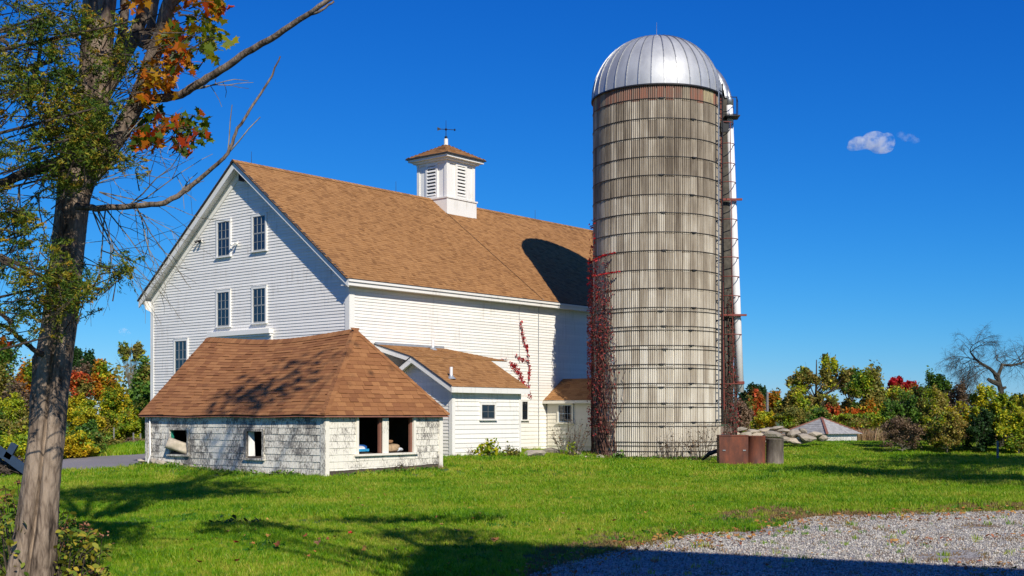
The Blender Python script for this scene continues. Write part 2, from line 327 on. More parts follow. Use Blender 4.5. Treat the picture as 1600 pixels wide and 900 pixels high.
# ------------------------------------------------------------------ mesh helpers
def link(o, parent=None):
    COL.objects.link(o)
    if parent is not None: o.parent = parent
    return o
def tag(o, label=None, cat=None, group=None, kind=None):
    if label: o['label'] = label
    if cat: o['category'] = cat
    if group: o['group'] = group
    if kind: o['kind'] = kind
    return o
def empty(name, loc, rz=0.0, label=None, cat=None, group=None):
    o = bpy.data.objects.new(name, None); o.empty_display_size = 0.3
    o.location = loc; o.rotation_euler = (0, 0, rz); link(o)
    return tag(o, label, cat, group)
class MB:
    def __init__(s): s.v = []; s.f = []; s.t = []; s.w = []
    def face(s, pts, t=0.0, wr=0.0):
        i = len(s.v); s.v.extend([tuple(p) for p in pts]); s.f.append(tuple(range(i, i + len(pts)))); s.t.append(t); s.w.append(wr)
    def mesh(s, vs, fs, t=0.0, wr=0.0):
        i = len(s.v); s.v.extend([tuple(p) for p in vs])
        for f in fs: s.f.append(tuple(i + k for k in f)); s.t.append(t); s.w.append(wr)
    def hexa(s, p, t=0.0, wr=0.0):      # p: 4 bottom ccw, 4 top ccw
        s.mesh(p, [(3, 2, 1, 0), (4, 5, 6, 7), (0, 1, 5, 4), (1, 2, 6, 5), (2, 3, 7, 6), (3, 0, 4, 7)], t, wr)
    def box(s, x0, x1, y0, y1, z0, z1, t=0.0, wr=0.0):
        s.hexa([(x0, y0, z0), (x1, y0, z0), (x1, y1, z0), (x0, y1, z0), (x0, y0, z1), (x1, y0, z1), (x1, y1, z1), (x0, y1, z1)], t, wr)
    def tube(s, pts, rad, seg=8, t=0.0, cap=True):
        pts = [Vector(p) for p in pts]; n = len(pts)
        if isinstance(rad, (int, float)): rad = [rad] * n
        i0 = len(s.v); up = Vector((0, 0, 1)); prev = None
        for i, p in enumerate(pts):
            d = (pts[min(i + 1, n - 1)] - pts[max(i - 1, 0)])
            d = d.normalized() if d.length > 1e-9 else up
            if prev is None:
                a = d.orthogonal().normalized()
            else:
                a = prev - d * prev.dot(d); a = a.normalized() if a.length > 1e-6 else d.orthogonal().normalized()
            prev = a; b = d.cross(a)
            for k in range(seg):
                q = 2 * pi * k / seg; s.v.append(tuple(p + (a * cos(q) + b * sin(q)) * rad[i]))
        for i in range(n - 1):
            for k in range(seg):
                k2 = (k + 1) % seg
                s.f.append((i0 + i * seg + k, i0 + i * seg + k2, i0 + (i + 1) * seg + k2, i0 + (i + 1) * seg + k)); s.t.append(t); s.w.append(0)
        if cap:
            s.f.append(tuple(i0 + k for k in reversed(range(seg)))); s.t.append(t); s.w.append(0)
            s.f.append(tuple(i0 + (n - 1) * seg + k for k in range(seg))); s.t.append(t); s.w.append(0)
    def lathe(s, prof, seg=24, a0=0.0, a1=2 * pi, c=(0, 0), t=0.0):
        full = abs(a1 - a0 - 2 * pi) < 1e-6; m = seg if full else seg + 1; i0 = len(s.v)
        for r, z in prof:
            for k in range(m):
                q = a0 + (a1 - a0) * k / seg; s.v.append((c[0] + r * cos(q), c[1] + r * sin(q), z))
        for i in range(len(prof) - 1):
            for k in range(seg):
                k2 = (k + 1) % m
                s.f.append((i0 + i * m + k, i0 + i * m + k2, i0 + (i + 1) * m + k2, i0 + (i + 1) * m + k)); s.t.append(t); s.w.append(0)
    def data(s, name, smooth=False):
        me = bpy.data.meshes.new(name); me.from_pydata(s.v, [], s.f)
        a = me.attributes.new('tone', 'FLOAT', 'FACE'); a.data.foreach_set('value', np.array(s.t, 'f'))
        if any(s.w):
            a = me.attributes.new('wear', 'FLOAT', 'FACE'); a.data.foreach_set('value', np.array(s.w, 'f'))
        if smooth: me.polygons.foreach_set('use_smooth', [True] * len(me.polygons))
        return me
    def build(s, name, mat, parent=None, smooth=False, kind=None, loc=None, rz=0):
        me = s.data(name, smooth); me.materials.append(MATS[mat])
        o = bpy.data.objects.new(name, me)
        if loc is not None: o.location = loc; o.rotation_euler = (0, 0, rz)
        link(o, parent)
        if kind: o['kind'] = kind
        return o
def np_mesh(name, V, Fidx, tones, mat, parent=None, smooth=False, kind=None):   # V (N,3), Fidx (M,k)
    me = bpy.data.meshes.new(name); M, k = Fidx.shape
    me.vertices.add(len(V)); me.vertices.foreach_set('co', np.ascontiguousarray(V, 'f').ravel())
    me.loops.add(M * k); me.loops.foreach_set('vertex_index', np.ascontiguousarray(Fidx, 'i').ravel())
    me.polygons.add(M); me.polygons.foreach_set('loop_start', np.arange(0, M * k, k, dtype='i')); 
    me.update(calc_edges=True)
    if tones is not None:
        a = me.attributes.new('tone', 'FLOAT', 'FACE'); a.data.foreach_set('value', np.ascontiguousarray(tones, 'f'))
    if smooth: me.polygons.foreach_set('use_smooth', [True] * M)
    me.materials.append(MATS[mat])
    o = bpy.data.objects.new(name, me); link(o, parent)
    if kind: o['kind'] = kind
    return o
def rand_frames(n, up=0.0):
    nr = rng.normal(size=(n, 3)); nr[:, 2] = np.abs(nr[:, 2]) + up
    nr /= np.linalg.norm(nr, axis=1)[:, None]
    a = np.cross(nr, rng.normal(size=(n, 3))); a /= np.linalg.norm(a, axis=1)[:, None]
    return a, np.cross(nr, a), nr
LEAF = np.array([(-1, 0, 0), (-0.25, -0.55, 0.12), (0.55, -0.42, 0.1), (1.0, 0, -0.1), (0.55, 0.42, 0.1), (-0.25, 0.55, 0.12)])
DIAM = np.array([(-1, 0, 0), (0, -0.62, 0.1), (1, 0, 0), (0, 0.62, 0.1)])
MAPLE = np.array([(0, -0.15), (0.25, -0.45), (0.42, -0.30), (0.95, -0.42), (0.70, -0.05), (1.0, 0.30), (0.55, 0.30), (0.42, 0.55), (0.30, 0.48), (0.0, 1.1),
                  (-0.30, 0.48), (-0.42, 0.55), (-0.55, 0.30), (-1.0, 0.30), (-0.70, -0.05), (-0.95, -0.42), (-0.42, -0.30), (-0.25, -0.45)])
MAPLE = np.c_[MAPLE, -0.18 * np.abs(MAPLE[:, 0]) + 0.05 * MAPLE[:, 1]]
def leaves(name, P, size, mat, parent, shape=DIAM, up=0.3, tones=None, kind=None):
    n = len(P); k = len(shape)
    a, b, c = rand_frames(n, up)
    s = (np.full(n, size) if np.isscalar(size) else size) * rng.uniform(0.65, 1.3, n)
    V = P[:, None, :] + s[:, None, None] * (shape[None, :, 0, None] * a[:, None, :] + shape[None, :, 1, None] * b[:, None, :] + shape[None, :, 2, None] * c[:, None, :])
    if tones is None: tones = rng.random(n)
    return np_mesh(name, V.reshape(-1, 3), np.arange(n * k).reshape(n, k), tones, mat, parent, kind=kind)

def ground_z(x, y):
    x = np.asarray(x, float); y = np.asarray(y, float) / KD
    right = ss(0, 4, x)
    z = (1 - right) * 0.28 * ss(34, 46, y) + right * (0.03 * ss(34, 46, y) + 0.36 * ss(49, 61, y))
    z = z - (1 - right) * 0.20 * ss(36, 46, y) * ss(-13.2, -15.5, x) + 0.22 * ss(44, 50, y) * ss(-9, -11, x) * ss(-15, -13, x)
    z = z + 0.03 * np.sin(x * 0.9 + y * 0.31) * np.sin(y * 0.53 - x * 0.2) * ss(24, 32, y)
    return z + (-0.75 - z) * ss(66, 95, y)
def gz(x, y): return float(ground_z(x, y))

# ------------------------------------------------------------------ ground, lawn, road, gravel, field
def grid(name, xs, ys, zf, mat):
    X, Y = np.meshgrid(xs, ys); Z = zf(X, Y)
    V = np.stack([X, Y, Z], -1).reshape(-1, 3); nx, ny = len(xs), len(ys)
    i = np.arange(nx * ny).reshape(ny, nx)
    Q = np.stack([i[:-1, :-1], i[:-1, 1:], i[1:, 1:], i[1:, :-1]], -1).reshape(-1, 4)
    return np_mesh(name, V, Q, np.zeros(len(Q)), mat, None, True)
xs = np.concatenate([[-1500, -700, -300, -150, -90], np.arange(-60, 60.1, 1.0), [90, 150, 300, 700, 1500]])
ys = np.concatenate([[-300, -100, -40], np.arange(-15, 110, 1.0), [115, 125, 140, 170, 220, 300, 450, 700, 1100, 1800]])
o = grid('ground', xs, ys, ground_z, 'lawn_soil'); tag(o, 'green mown lawn sloping gently around the barn', 'lawn', kind='structure')
o = grid('field', np.linspace(14, 190, 90), np.concatenate([np.arange(84, 130, 2.0), np.arange(130, 330, 8.0)]) * KD,
         lambda X, Y: ground_z(X, Y) + 0.02 + 0.10 * np.sin(X * 0.21) * np.sin(Y * 0.17) * ss(84, 90, Y) * 0 , 'dry_field')
tag(o, 'tan dry hay field beyond the small hip roofed hut', 'field', kind='structure')
# paved drive at the left
road = []
cl = [(-9.0, 47.5, 2.6), (-10.6, 44.6, 2.8), (-12.6, 42.0, 2.9), (-16, 39.8, 2.9), (-21, 38.4, 2.9), (-30, 37.5, 2.9), (-60, 37.0, 2.9)]
cl = [(x, y * KD, hw) for x, y, hw in cl]
mb = MB(); L = []; Rr = []
for i, (x, y, hw) in enumerate(cl):
    a = Vector(cl[max(i - 1, 0)][:2]); c = Vector(cl[min(i + 1, len(cl) - 1)][:2]); d = (c - a).normalized(); nn = Vector((-d.y, d.x))
    L.append(Vector((x, y)) + nn * hw * 0.75); Rr.append(Vector((x, y)) - nn * hw * 0.75)
for i in range(len(cl) - 1):
    for k in range(8):
        t0, t1 = k / 8, (k + 1) / 8
        row = []
        for j in range(6):
            u0, u1 = j / 6, (j + 1) / 6
            q = []
            for (t, u) in ((t0, u0), (t1, u0), (t1, u1), (t0, u1)):
                a = L[i].lerp(L[i + 1], t); c = Rr[i].lerp(Rr[i + 1], t); p = a.lerp(c, u)
                q.append((p.x, p.y, gz(p.x, p.y) + 0.02 + 0.015 * sin(pi * u)))
            mb.face(q)
o = mb.build('driveway', 'asphalt', smooth=True); tag(o, 'grey asphalt driveway passing behind the peeling shed', 'driveway', kind='structure')
# gravel yard, bottom right: edge from the photograph, on flat ground
edge_px = [(820, 905), (868, 889), (930, 872), (985, 857), (1040, 846), (1095, 836), (1160, 831), (1215, 824), (1250, 812), (1300, 807), (1370, 806), (1450, 803), (1540, 801), (1650, 798)]
edge = [(at(px, py, EYE * F / (py - HOR)).x, EYE * F / (py - HOR)) for px, py in edge_px]
fine = []
for (a, c) in zip(edge[:-1], edge[1:]):
    for t in np.linspace(0, 1, 9)[:-1]:
        fine.append((a[0] + (c[0] - a[0]) * t + rng.normal(0, 0.05), a[1] + (c[1] - a[1]) * t + rng.normal(0, 0.12)))
fine += [(16, 22.0), (24, 21.0), (24, -6), (-2.5, -6), (-0.8, 7.6)]
mb = MB(); mb.face([(x, y, 0.006) for x, y in fine])
o = mb.build('gravel_yard', 'gravel_bed'); tag(o, 'pale crushed stone yard edged with leaf litter', 'gravel', kind='structure')
EX = np.array([p[0] for p in edge]); EY = np.array([p[1] for p in edge])
def in_gravel(x, y, grow=0.0):      # vectorised: right of / below the ragged edge
    xe = np.interp(y, EY, EX, left=-0.6, right=99)
    ye = np.interp(x, EX, EY, left=-99, right=EY[-1])
    return (y < ye + grow) & (x > EX[0] - 0.3)

# ------------------------------------------------------------------ instanced stuff (grass, stones)
def gn_scatter(name, P, scale, mat_objs, label, cat, seedrot=True):
    me = bpy.data.meshes.new(name); me.vertices.add(len(P)); me.vertices.foreach_set('co', np.ascontiguousarray(P, 'f').ravel())
    rot = np.c_[rng.normal(0, 0.10, len(P)), rng.normal(0, 0.10, len(P)), rng.uniform(0, 2 * pi, len(P))]
    if seedrot == 'full': rot = rng.uniform(0, 2 * pi, (len(P), 3))
    a = me.attributes.new('rot', 'FLOAT_VECTOR', 'POINT'); a.data.foreach_set('vector', np.ascontiguousarray(rot, 'f').ravel())
    a = me.attributes.new('sc', 'FLOAT_VECTOR', 'POINT'); a.data.foreach_set('vector', np.ascontiguousarray(scale, 'f').ravel())
    o = bpy.data.objects.new(name, me); link(o)
    c = bpy.data.collections.new(name + '_tufts')
    for q in mat_objs: c.objects.link(q)
    g = bpy.data.node_groups.new(name, 'GeometryNodeTree')
    g.interface.new_socket('Geometry', in_out='INPUT', socket_type='NodeSocketGeometry'); g.interface.new_socket('Geometry', in_out='OUTPUT', socket_type='NodeSocketGeometry')
    gi = g.nodes.new('NodeGroupInput'); go = g.nodes.new('NodeGroupOutput')
    ip = g.nodes.new('GeometryNodeInstanceOnPoints'); ci = g.nodes.new('GeometryNodeCollectionInfo')
    ci.inputs['Collection'].default_value = c; ci.inputs['Separate Children'].default_value = True; ci.inputs['Reset Children'].default_value = True
    ip.inputs['Pick Instance'].default_value = True
    nr = g.nodes.new('GeometryNodeInputNamedAttribute'); nr.data_type = 'FLOAT_VECTOR'; nr.inputs['Name'].default_value = 'rot'
    ns = g.nodes.new('GeometryNodeInputNamedAttribute'); ns.data_type = 'FLOAT_VECTOR'; ns.inputs['Name'].default_value = 'sc'
    g.links.new(gi.outputs[0], ip.inputs['Points']); g.links.new(ci.outputs[0], ip.inputs['Instance'])
    g.links.new(nr.outputs[0], ip.inputs['Rotation']); g.links.new(ns.outputs[0], ip.inputs['Scale']); g.links.new(ip.outputs[0], go.inputs[0])
    md = o.modifiers.new('scatter', 'NODES'); md.node_group = g
    return tag(o, label, cat, kind='stuff')
def tuft_obj(name, mat, nb, rad, h, wd, lean=0.5):
    mb = MB()
    for i in range(nb):
        a = random.uniform(0, 2 * pi); r = rad * sqrt(random.random()); x, y = r * cos(a), r * sin(a)
        hh = h * random.uniform(0.55, 1.15); q = random.uniform(0, 2 * pi); ww = wd * random.uniform(0.7, 1.3)
        la = random.uniform(0, 2 * pi); l1 = hh * random.uniform(0.1, lean)
        dx, dy = cos(q) * ww, sin(q) * ww; lx, ly = cos(la) * l1, sin(la) * l1
        mb.mesh([(x - dx, y - dy, -0.01), (x + dx, y + dy, -0.01), (x - dx * 0.8 + lx * 0.35, y - dy * 0.8 + ly * 0.35, hh * 0.6), (x + dx * 0.8 + lx * 0.35, y + dy * 0.8 + ly * 0.35, hh * 0.6), (x + lx, y + ly, hh)],
                [(0, 1, 3, 2), (2, 3, 4)])
    me = mb.data(name); me.materials.append(MATS[mat])
    return bpy.data.objects.new(name, me)

# ------------------------------------------------------------------ generic building pieces in a wall frame
# wall 'g' faces local -x (a runs along y), wall 'l' faces local -y (a runs along x); o is the distance out of the wall
def W(face, a, o, z): return (-o, a, z) if face == 'g' else (a, -o, z)
def wbox(mb, face, a0, a1, o0, o1, z0, z1, t=0.0, wr=0.0):
    if face == 'g': mb.box(-o1, -o0, a0, a1, z0, z1, t, wr)
    else: mb.box(a0, a1, -o1, -o0, z0, z1, t, wr)
def lap(mb, face, a0, a1, z0, z1, th, t=0.0, a0t=None, a1t=None, wr=0.0, base=0.0):  # one lapped board, proud at its lower edge
    a0t = a0 if a0t is None else a0t; a1t = a1 if a1t is None else a1t
    p = [W(face, a0, base, z0), W(face, a1, base, z0), W(face, a1, base + th, z0), W(face, a0, base + th, z0),
         W(face, a0t, base, z1), W(face, a1t, base, z1), W(face, a1t, base + 0.004, z1), W(face, a0t, base + 0.004, z1)]
    mb.hexa(p, t, wr)
def window(parent, face, a0, a1, z0, z1, cols=3, rows=2, casing=0.085, name='window', trim='white_trim', sash_mat='sash_shade_grey', double=True, base=0.012, sill=True):
    mb = MB(); c = casing; d = base + 0.034
    wbox(mb, face, a0 - c, a0, 0, d, z0 - 0.02, z1 + c); wbox(mb, face, a1, a1 + c, 0, d, z0 - 0.02, z1 + c)
    wbox(mb, face, a0, a1, 0, d + 0.002, z1, z1 + c)
    wbox(mb, face, a0 - c - 0.01, a1 + c + 0.01, 0, d + 0.012, z1 + c, z1 + c + 0.02)
    wn = mb.build(name, trim, parent)
    if sill:
        mb = MB(); wbox(mb, face, a0 - c - 0.03, a1 + c + 0.03, 0, d + 0.045, z0 - 0.062, z0 - 0.022); mb.build('sill', trim, wn)
    mb = MB(); g = base + 0.004
    mb.face([W(face, a0, g, z0), W(face, a1, g, z0), W(face, a1, g, z1), W(face, a0, g, z1)]); mb.build('glass', 'window_glass', wn)
    for k, (s0, s1) in enumerate([(z0, (z0 + z1) / 2), ((z0 + z1) / 2, z1)] if double else [(z0, z1)]):
        mb = MB(); o1 = g + (0.012 if k == 0 else 0.018); fr = 0.022; mw = 0.011
        wbox(mb, face, a0, a0 + fr, g - 0.01, o1, s0, s1); wbox(mb, face, a1 - fr, a1, g - 0.01, o1, s0, s1)
        wbox(mb, face, a0 + fr, a1 - fr, g - 0.01, o1, s0, s0 + fr); wbox(mb, face, a0 + fr, a1 - fr, g - 0.01, o1, s1 - fr, s1)
        for i in range(1, cols):
            x = a0 + (a1 - a0) * i / cols; wbox(mb, face, x - mw / 2, x + mw / 2, g - 0.01, o1 - 0.004, s0 + fr, s1 - fr)
        for j in range(1, rows):
            z = s0 + (s1 - s0) * j / rows; wbox(mb, face, a0 + fr, a1 - fr, g - 0.01, o1 - 0.005, z - mw / 2, z + mw / 2)
        mb.build('sash', sash_mat, wn)
    return wn
def tab(mb, Pf, Nf, s0, s1, t0, t1, th, tn):
    n = Nf(0.5 * (s0 + s1), t0)
    b0, b1, c0, c1 = Pf(s0, t0), Pf(s1, t0), Pf(s0, t1), Pf(s1, t1)
    lo = 0.002
    mb.mesh([b0 + n * lo, b1 + n * lo, b1 + n * (th + lo), b0 + n * (th + lo), c1 + n * lo, c0 + n * lo],
            [(0, 1, 2, 3), (3, 2, 4, 5), (0, 3, 5), (1, 4, 2)], tn)
def shingle_roof(parent, Pf, Nf, sr, tlen, ex, tw, th, mat, name='shingle', frame=None, best=0, jit=0.12, lines=None):
    """lapped tabs on a roof plane; the `best` largest in the picture become objects, the rest one mesh"""
    tabs = []
    n = int(tlen / ex)
    for i in range(n + 1):
        t0 = i * ex; t1 = min(t0 + ex * 1.12, tlen)
        if t1 - t0 < ex * 0.3: continue
        a, c = sr(min(t0 + ex * 0.5, tlen))
        if c - a < 0.05: continue
        s = a - random.uniform(0, tw)
        while s < c:
            wd = tw * random.uniform(1 - jit, 1 + jit); s0, s1 = max(s, a), min(s + wd - 0.006, c); s += wd
            if s1 - s0 < 0.03: continue
            tabs.append((s0, s1, t0, t1, th * random.choice((0.6, 0.8, 1.0, 1.0, 1.9)), random.random()))
    chosen = set()
    if best and frame:
        sc = []
        for k, q in enumerate(tabs):
            p = frame.toW(Pf((q[0] + q[1]) / 2, (q[2] + q[3]) / 2)); sc.append(((q[1] - q[0]) / max(p.y, 1) ** 2, k))
        sc.sort(reverse=True); chosen = {k for _, k in sc[:best]}
    mb = MB()
    for k, q in enumerate(tabs):
        if k in chosen:
            m1 = MB(); tab(m1, Pf, Nf, *q); m1.build(name, mat, parent)
        else: tab(mb, Pf, Nf, *q)
    if mb.f: mb.build(name + '_courses', mat, parent, kind='stuff')

# ================================================================== BARN
d_w = np.array([1600, F]); d_w = d_w / np.linalg.norm(d_w)
BX, BY, BZ = (546 - 800) / F * 39.5, 39.5, 0.25
BROT = atan2(d_w[1], d_w[0]); BF = Frame((BX, BY, BZ), BROT)
BW, BL = 11.22, 22.0
ZE, ZR, OV = 6.05 - BZ, 10.61 - BZ, 0.30       # roof surface at the eave edge and at the ridge, overhang
ROV, RED = 0.32, 0.11                           # rake board overhang, roof edge beyond it
SLP = (ZR - ZE) / (BW / 2 + OV)
def roofz(y): return ZE + SLP * ((y + OV) if y <= BW / 2 else (BW - y + OV))
barn = empty('barn', (BX, BY, BZ), BROT, 'large white clapboard barn with brown shingle roof and louvred cupola', 'barn')
wallm = MB(); yt = 0.16
prof = [(0, -0.3), (BW, -0.3), (BW, roofz(BW) - yt), (BW / 2, ZR - yt), (0, roofz(0) - yt)]
wallm.face([(0, y, z) for y, z in reversed(prof)]); wallm.face([(BL, y, z) for y, z in prof])
for i in range(5):
    (y0, z0), (y1, z1) = prof[i], prof[(i + 1) % 5]
    wallm.face([(0, y0, z0), (0, y1, z1), (BL, y1, z1), (BL, y0, z0)])
bwall = wallm.build('wall', 'white_trim', barn)
EXP = 0.1035
z = 0.05
while z < ZR - 0.5:                                  # gable clapboards
    z1 = z + EXP * 1.04
    zz = z1 + yt + 0.10
    ya = 0.10 if zz < roofz(0.10) else (zz - ZE) / SLP - OV
    if BW - 2 * ya > 0.4:
        mb = MB(); lap(mb, 'g', ya, BW - ya, z, z1, 0.026, random.random()); mb.build('clapboard', 'white_clapboard', bwall)
    z += EXP
z = 0.02
while z < roofz(0) - 0.30:                            # long wall, wider courses near the ground
    ex = 0.150 if z < 2.0 else EXP
    u_ = [0.10, random.uniform(3.5, 6.5), random.uniform(8.5, 11.5), BL - 0.1]
    for u0, u1 in zip(u_[:-1], u_[1:]):
        mb = MB(); lap(mb, 'l', u0 + 0.0015, u1 - 0.0015, z, z + ex * 1.04, 0.026 * random.uniform(.85, 1.12), random.random()); mb.build('clapboard', 'white_clapboard', bwall)
    z += ex
zt0 = roofz(0) - yt
mb = MB(); wbox(mb, 'g', -0.035, 0.17, -0.05, 0.040, -0.1, zt0); mb.build('corner_board', 'white_trim', barn); mb = MB(); wbox(mb, 'l', 0.0, 0.19, -0.05, 0.0385, -0.1, zt0 - 0.003); mb.build('corner_board', 'white_trim', barn)
mb = MB(); wbox(mb, 'g', BW - 0.17, BW + 0.035, -0.05, 0.040, -0.1, zt0); mb.build('corner_board', 'white_trim', barn)
# roof decks, trim
rd = MB()
for sgn in (0, 1):
    ye, yr = (-OV, BW / 2) if sgn == 0 else (BW + OV, BW / 2)
    p = [(-ROV + 0.004, ye, ZE - yt), (BL + OV, ye, ZE - yt), (BL + OV, yr, ZR - yt), (-ROV + 0.004, yr, ZR - yt), (-ROV + 0.004, ye, ZE), (BL + OV, ye, ZE), (BL + OV, yr, ZR), (-ROV + 0.004, yr, ZR)]
    if sgn: p = [p[i] for i in (1, 0, 3, 2, 5, 4, 7, 6)]
    rd.hexa(p)
broof = rd.build('roof', 'white_trim', barn)
sl_len = sqrt((BW / 2 + OV) ** 2 + (ZR - ZE) ** 2); cy, cz = (BW / 2 + OV) / sl_len, (ZR - ZE) / sl_len
shingle_roof(broof, lambda s, t: Vector((s, -OV - 0.03 + cy * t, ZE - 0.02 + cz * t)), lambda s, t: Vector((0, -cz, cy)), lambda t: (-ROV - RED - 0.01, BL + OV + 0.03), sl_len + 0.03, 0.138, 0.17, 0.011, 'barn_shingle', jit=0.45)
shingle_roof(broof, lambda s, t: Vector((BL + OV - s, BW + OV + 0.03 - cy * t, ZE - 0.02 + cz * t)), lambda s, t: Vector((0, cz, cy)), lambda t: (-0.03, BL + OV + ROV + RED + 0.01), sl_len + 0.03, 0.138, 0.9, 0.012, 'barn_shingle')
mb = MB(); x = -ROV - RED - 0.01
while x < BL + OV:
    t = random.random()
    for s in (-1, 1):
        mb.face([(x, BW / 2, ZR + 0.045), (x + 0.2, BW / 2, ZR + 0.035), (x + 0.2, BW / 2 + s * 0.15, ZR + 0.032 - 0.15 * SLP), (x, BW / 2 + s * 0.15, ZR + 0.042 - 0.15 * SLP)], t)
    x += 0.19
mb.build('ridge_cap', 'barn_shingle', broof)
for sgn in (0, 1):
    ye, yr = (-OV - 0.03, BW / 2) if sgn == 0 else (BW + OV + 0.03, BW / 2)
    k = 1 if sgn == 0 else -1
    for nm, mat, x0, x1, h0, h1 in (('rake_board', 'white_trim', -ROV - 0.045, -ROV - 0.002, -0.27, -0.036), ('drip_edge', 'dark_edge', -ROV - RED, -ROV + 0.003, -0.034, 0.014),
                                    ('rake_frieze', 'white_trim', -0.05, 0.02, -0.47, -yt - 0.004)):
        yl = ye if nm != 'rake_frieze' else (0.0 if sgn == 0 else BW)
        za = roofz(-OV) - SLP * 0.03 if nm != 'rake_frieze' else roofz(0)
        p = [(x0, yl, za + h0), (x1, yl, za + h0), (x1, yr, ZR + h0), (x0, yr, ZR + h0), (x0, yl, za + h1), (x1, yl, za + h1), (x1, yr, ZR + h1), (x0, yr, ZR + h1)]
        m1 = MB(); m1.hexa(p if sgn == 0 else [p[i] for i in (3, 2, 1, 0, 7, 6, 5, 4)]); m1.build(nm, mat, barn)
mb = MB(); mb.box(-ROV - 0.047, BL + OV, -OV - 0.05, -OV - 0.004, ZE - 0.24, ZE - 0.045); mb.box(-ROV - 0.05, BL + OV, -OV - 0.10, -OV - 0.05, ZE - 0.12, ZE - 0.05); mb.build('fascia', 'white_trim', barn)
mb = MB(); mb.box(-ROV + 0.002, BL + OV, -OV + 0.0, 0.06, ZE - 0.235, ZE - 0.20); mb.build('soffit', 'white_trim', barn)
mb = MB(); mb.box(-ROV - 0.02, BL + OV, -OV - 0.07, -OV - 0.002, ZE - 0.043, ZE - 0.012); mb.build('drip_edge', 'dark_edge', barn)
mb = MB(); mb.box(0.19, BL, -0.045, 0.0, zt0 - 0.28, zt0 - 0.02); mb.build('frieze', 'white_trim', barn)
mb = MB(); mb.hexa([(-OV + 0.01, BW, zt0 - 0.42), (0.0, BW, zt0 - 0.55), (0.0, BW + 0.04, zt0 - 0.55), (-OV + 0.01, BW + 0.04, zt0 - 0.30), (-OV + 0.01, BW, zt0 - 0.1), (0, BW, zt0 - 0.1), (0, BW + 0.26, zt0 - 0.1), (-OV + 0.01, BW + 0.26, zt0 - 0.1)]); mb.build('eave_return', 'white_trim', barn)
mb = MB(); mb.box(-0.28, -0.06, BW / 2 - 0.55, BW / 2 - 0.15, ZR - 0.72, ZR - 0.46); mb.build('peak_vent', 'dark_hole', barn)
def gwin(x0, x1, y0, y1, **k):
    a = BF.ray((x0 + x1) / 2, (y0 + y1) / 2, 0, 0.0); hw = abs(BF.ray(x1, y0, 0, 0.0).y - BF.ray(x0, y0, 0, 0.0).y) / 2
    zt = BF.ray((x0 + x1) / 2, y0, 0, 0.0).z; zb = BF.ray((x0 + x1) / 2, y1, 0, 0.0).z
    return window(barn, 'g', a.y - hw, a.y + hw, zb, zt, base=0.028, **k)
gwin(341.5, 360, 347, 400); gwin(397, 416, 338, 391); gwin(341, 359.5, 457, 509.3); gwin(397, 416, 451, 503.5); gwin(275, 293, 533, 590)
p0 = BF.ray(331, 522, 0, 0); p1 = BF.ray(428, 518, 0, 0)
mb = MB(); wbox(mb, 'g', p1.y, p0.y, 0, 0.22, p1.z - 0.06, p1.z + 0.10); wbox(mb, 'g', p1.y + 0.03, p0.y - 0.03, 0, 0.15, p1.z - 0.14, p1.z - 0.063); wbox(mb, 'g', p1.y + 0.05, p0.y - 0.05, 0, 0.07, p1.z - 0.42, p1.z - 0.143)
dh = mb.build('door_hood', 'white_trim', barn)
mb = MB(); wbox(mb, 'g', p1.y + 0.3, p0.y - 0.3, 0.0, 0.05, -0.1, p1.z - 0.43); mb.build('barn_door', 'cream_clapboard', barn)
for px, py in ((315, 376), (371, 380)):               # twin floodlights on the gable
    c = BF.ray(px, py, 0, 0.0)
    m1 = MB(); wbox(m1, 'g', c.y - 0.06, c.y + 0.06, 0.02, 0.05, c.z - 0.06, c.z + 0.06)
    fl = m1.build('floodlight', 'white_trim', barn)
    for s in (-1, 1):
        m2 = MB(); m2.tube([(-0.05, c.y + s * 0.03, c.z), (-0.11, c.y + s * 0.08, c.z - 0.02), (-0.20, c.y + s * 0.13, c.z - 0.07)], [0.02, 0.038, 0.055], 10); m2.build('lamp_head', 'white_trim' if px > 340 else 'iron', fl)
pw = BF.ray(818.5, 641, 1, 0.0); z0 = BF.ray(818, 655, 1, 0.0).z; z1 = BF.ray(818, 627.5, 1, 0.0).z
window(barn, 'l', pw.x - 0.16, pw.x + 0.16, z0, z1, cols=2, rows=2, casing=0.06, sash_mat='iron', base=0.028)
mb = MB()                                            # conduit and cable down the long wall
c0 = BF.ray(841, 470, 1, -0.03); mb.tube([(c0.x - 0.05, -0.32, zt0 - 0.02), (c0.x, -0.05, zt0 - 0.35), (c0.x, -0.045, 2.8), (c0.x + 0.02, -0.045, 0.2)], 0.012, 6); mb.build('cable', 'lead_flashing', barn)
mb = MB(); c0 = BF.ray(811, 480, 1, -0.03); mb.tube([(c0.x, -0.04, zt0 - 0.3), (c0.x + 0.02, -0.04, 3.6)], 0.007, 5); mb.build('cable', 'lead_flashing', barn)
for xr in (0.9, 7.6, 16.5):                           # lightning rods
    mb = MB(); mb.tube([(xr - 0.5 if xr < 1 else xr, BW / 2, ZR), (xr - 0.5 if xr < 1 else xr, BW / 2, ZR + 0.45)], [0.010, 0.006], 5); mb.build('lightning_rod', 'iron', barn)
mb = MB(); mb.tube([(9.6, BW / 2 - 0.9, ZR + 0.04 - 0.9 * SLP), (9.7, -OV, ZE + 0.035)], 0.008, 5); mb.build('lightning_cable', 'iron', barn)
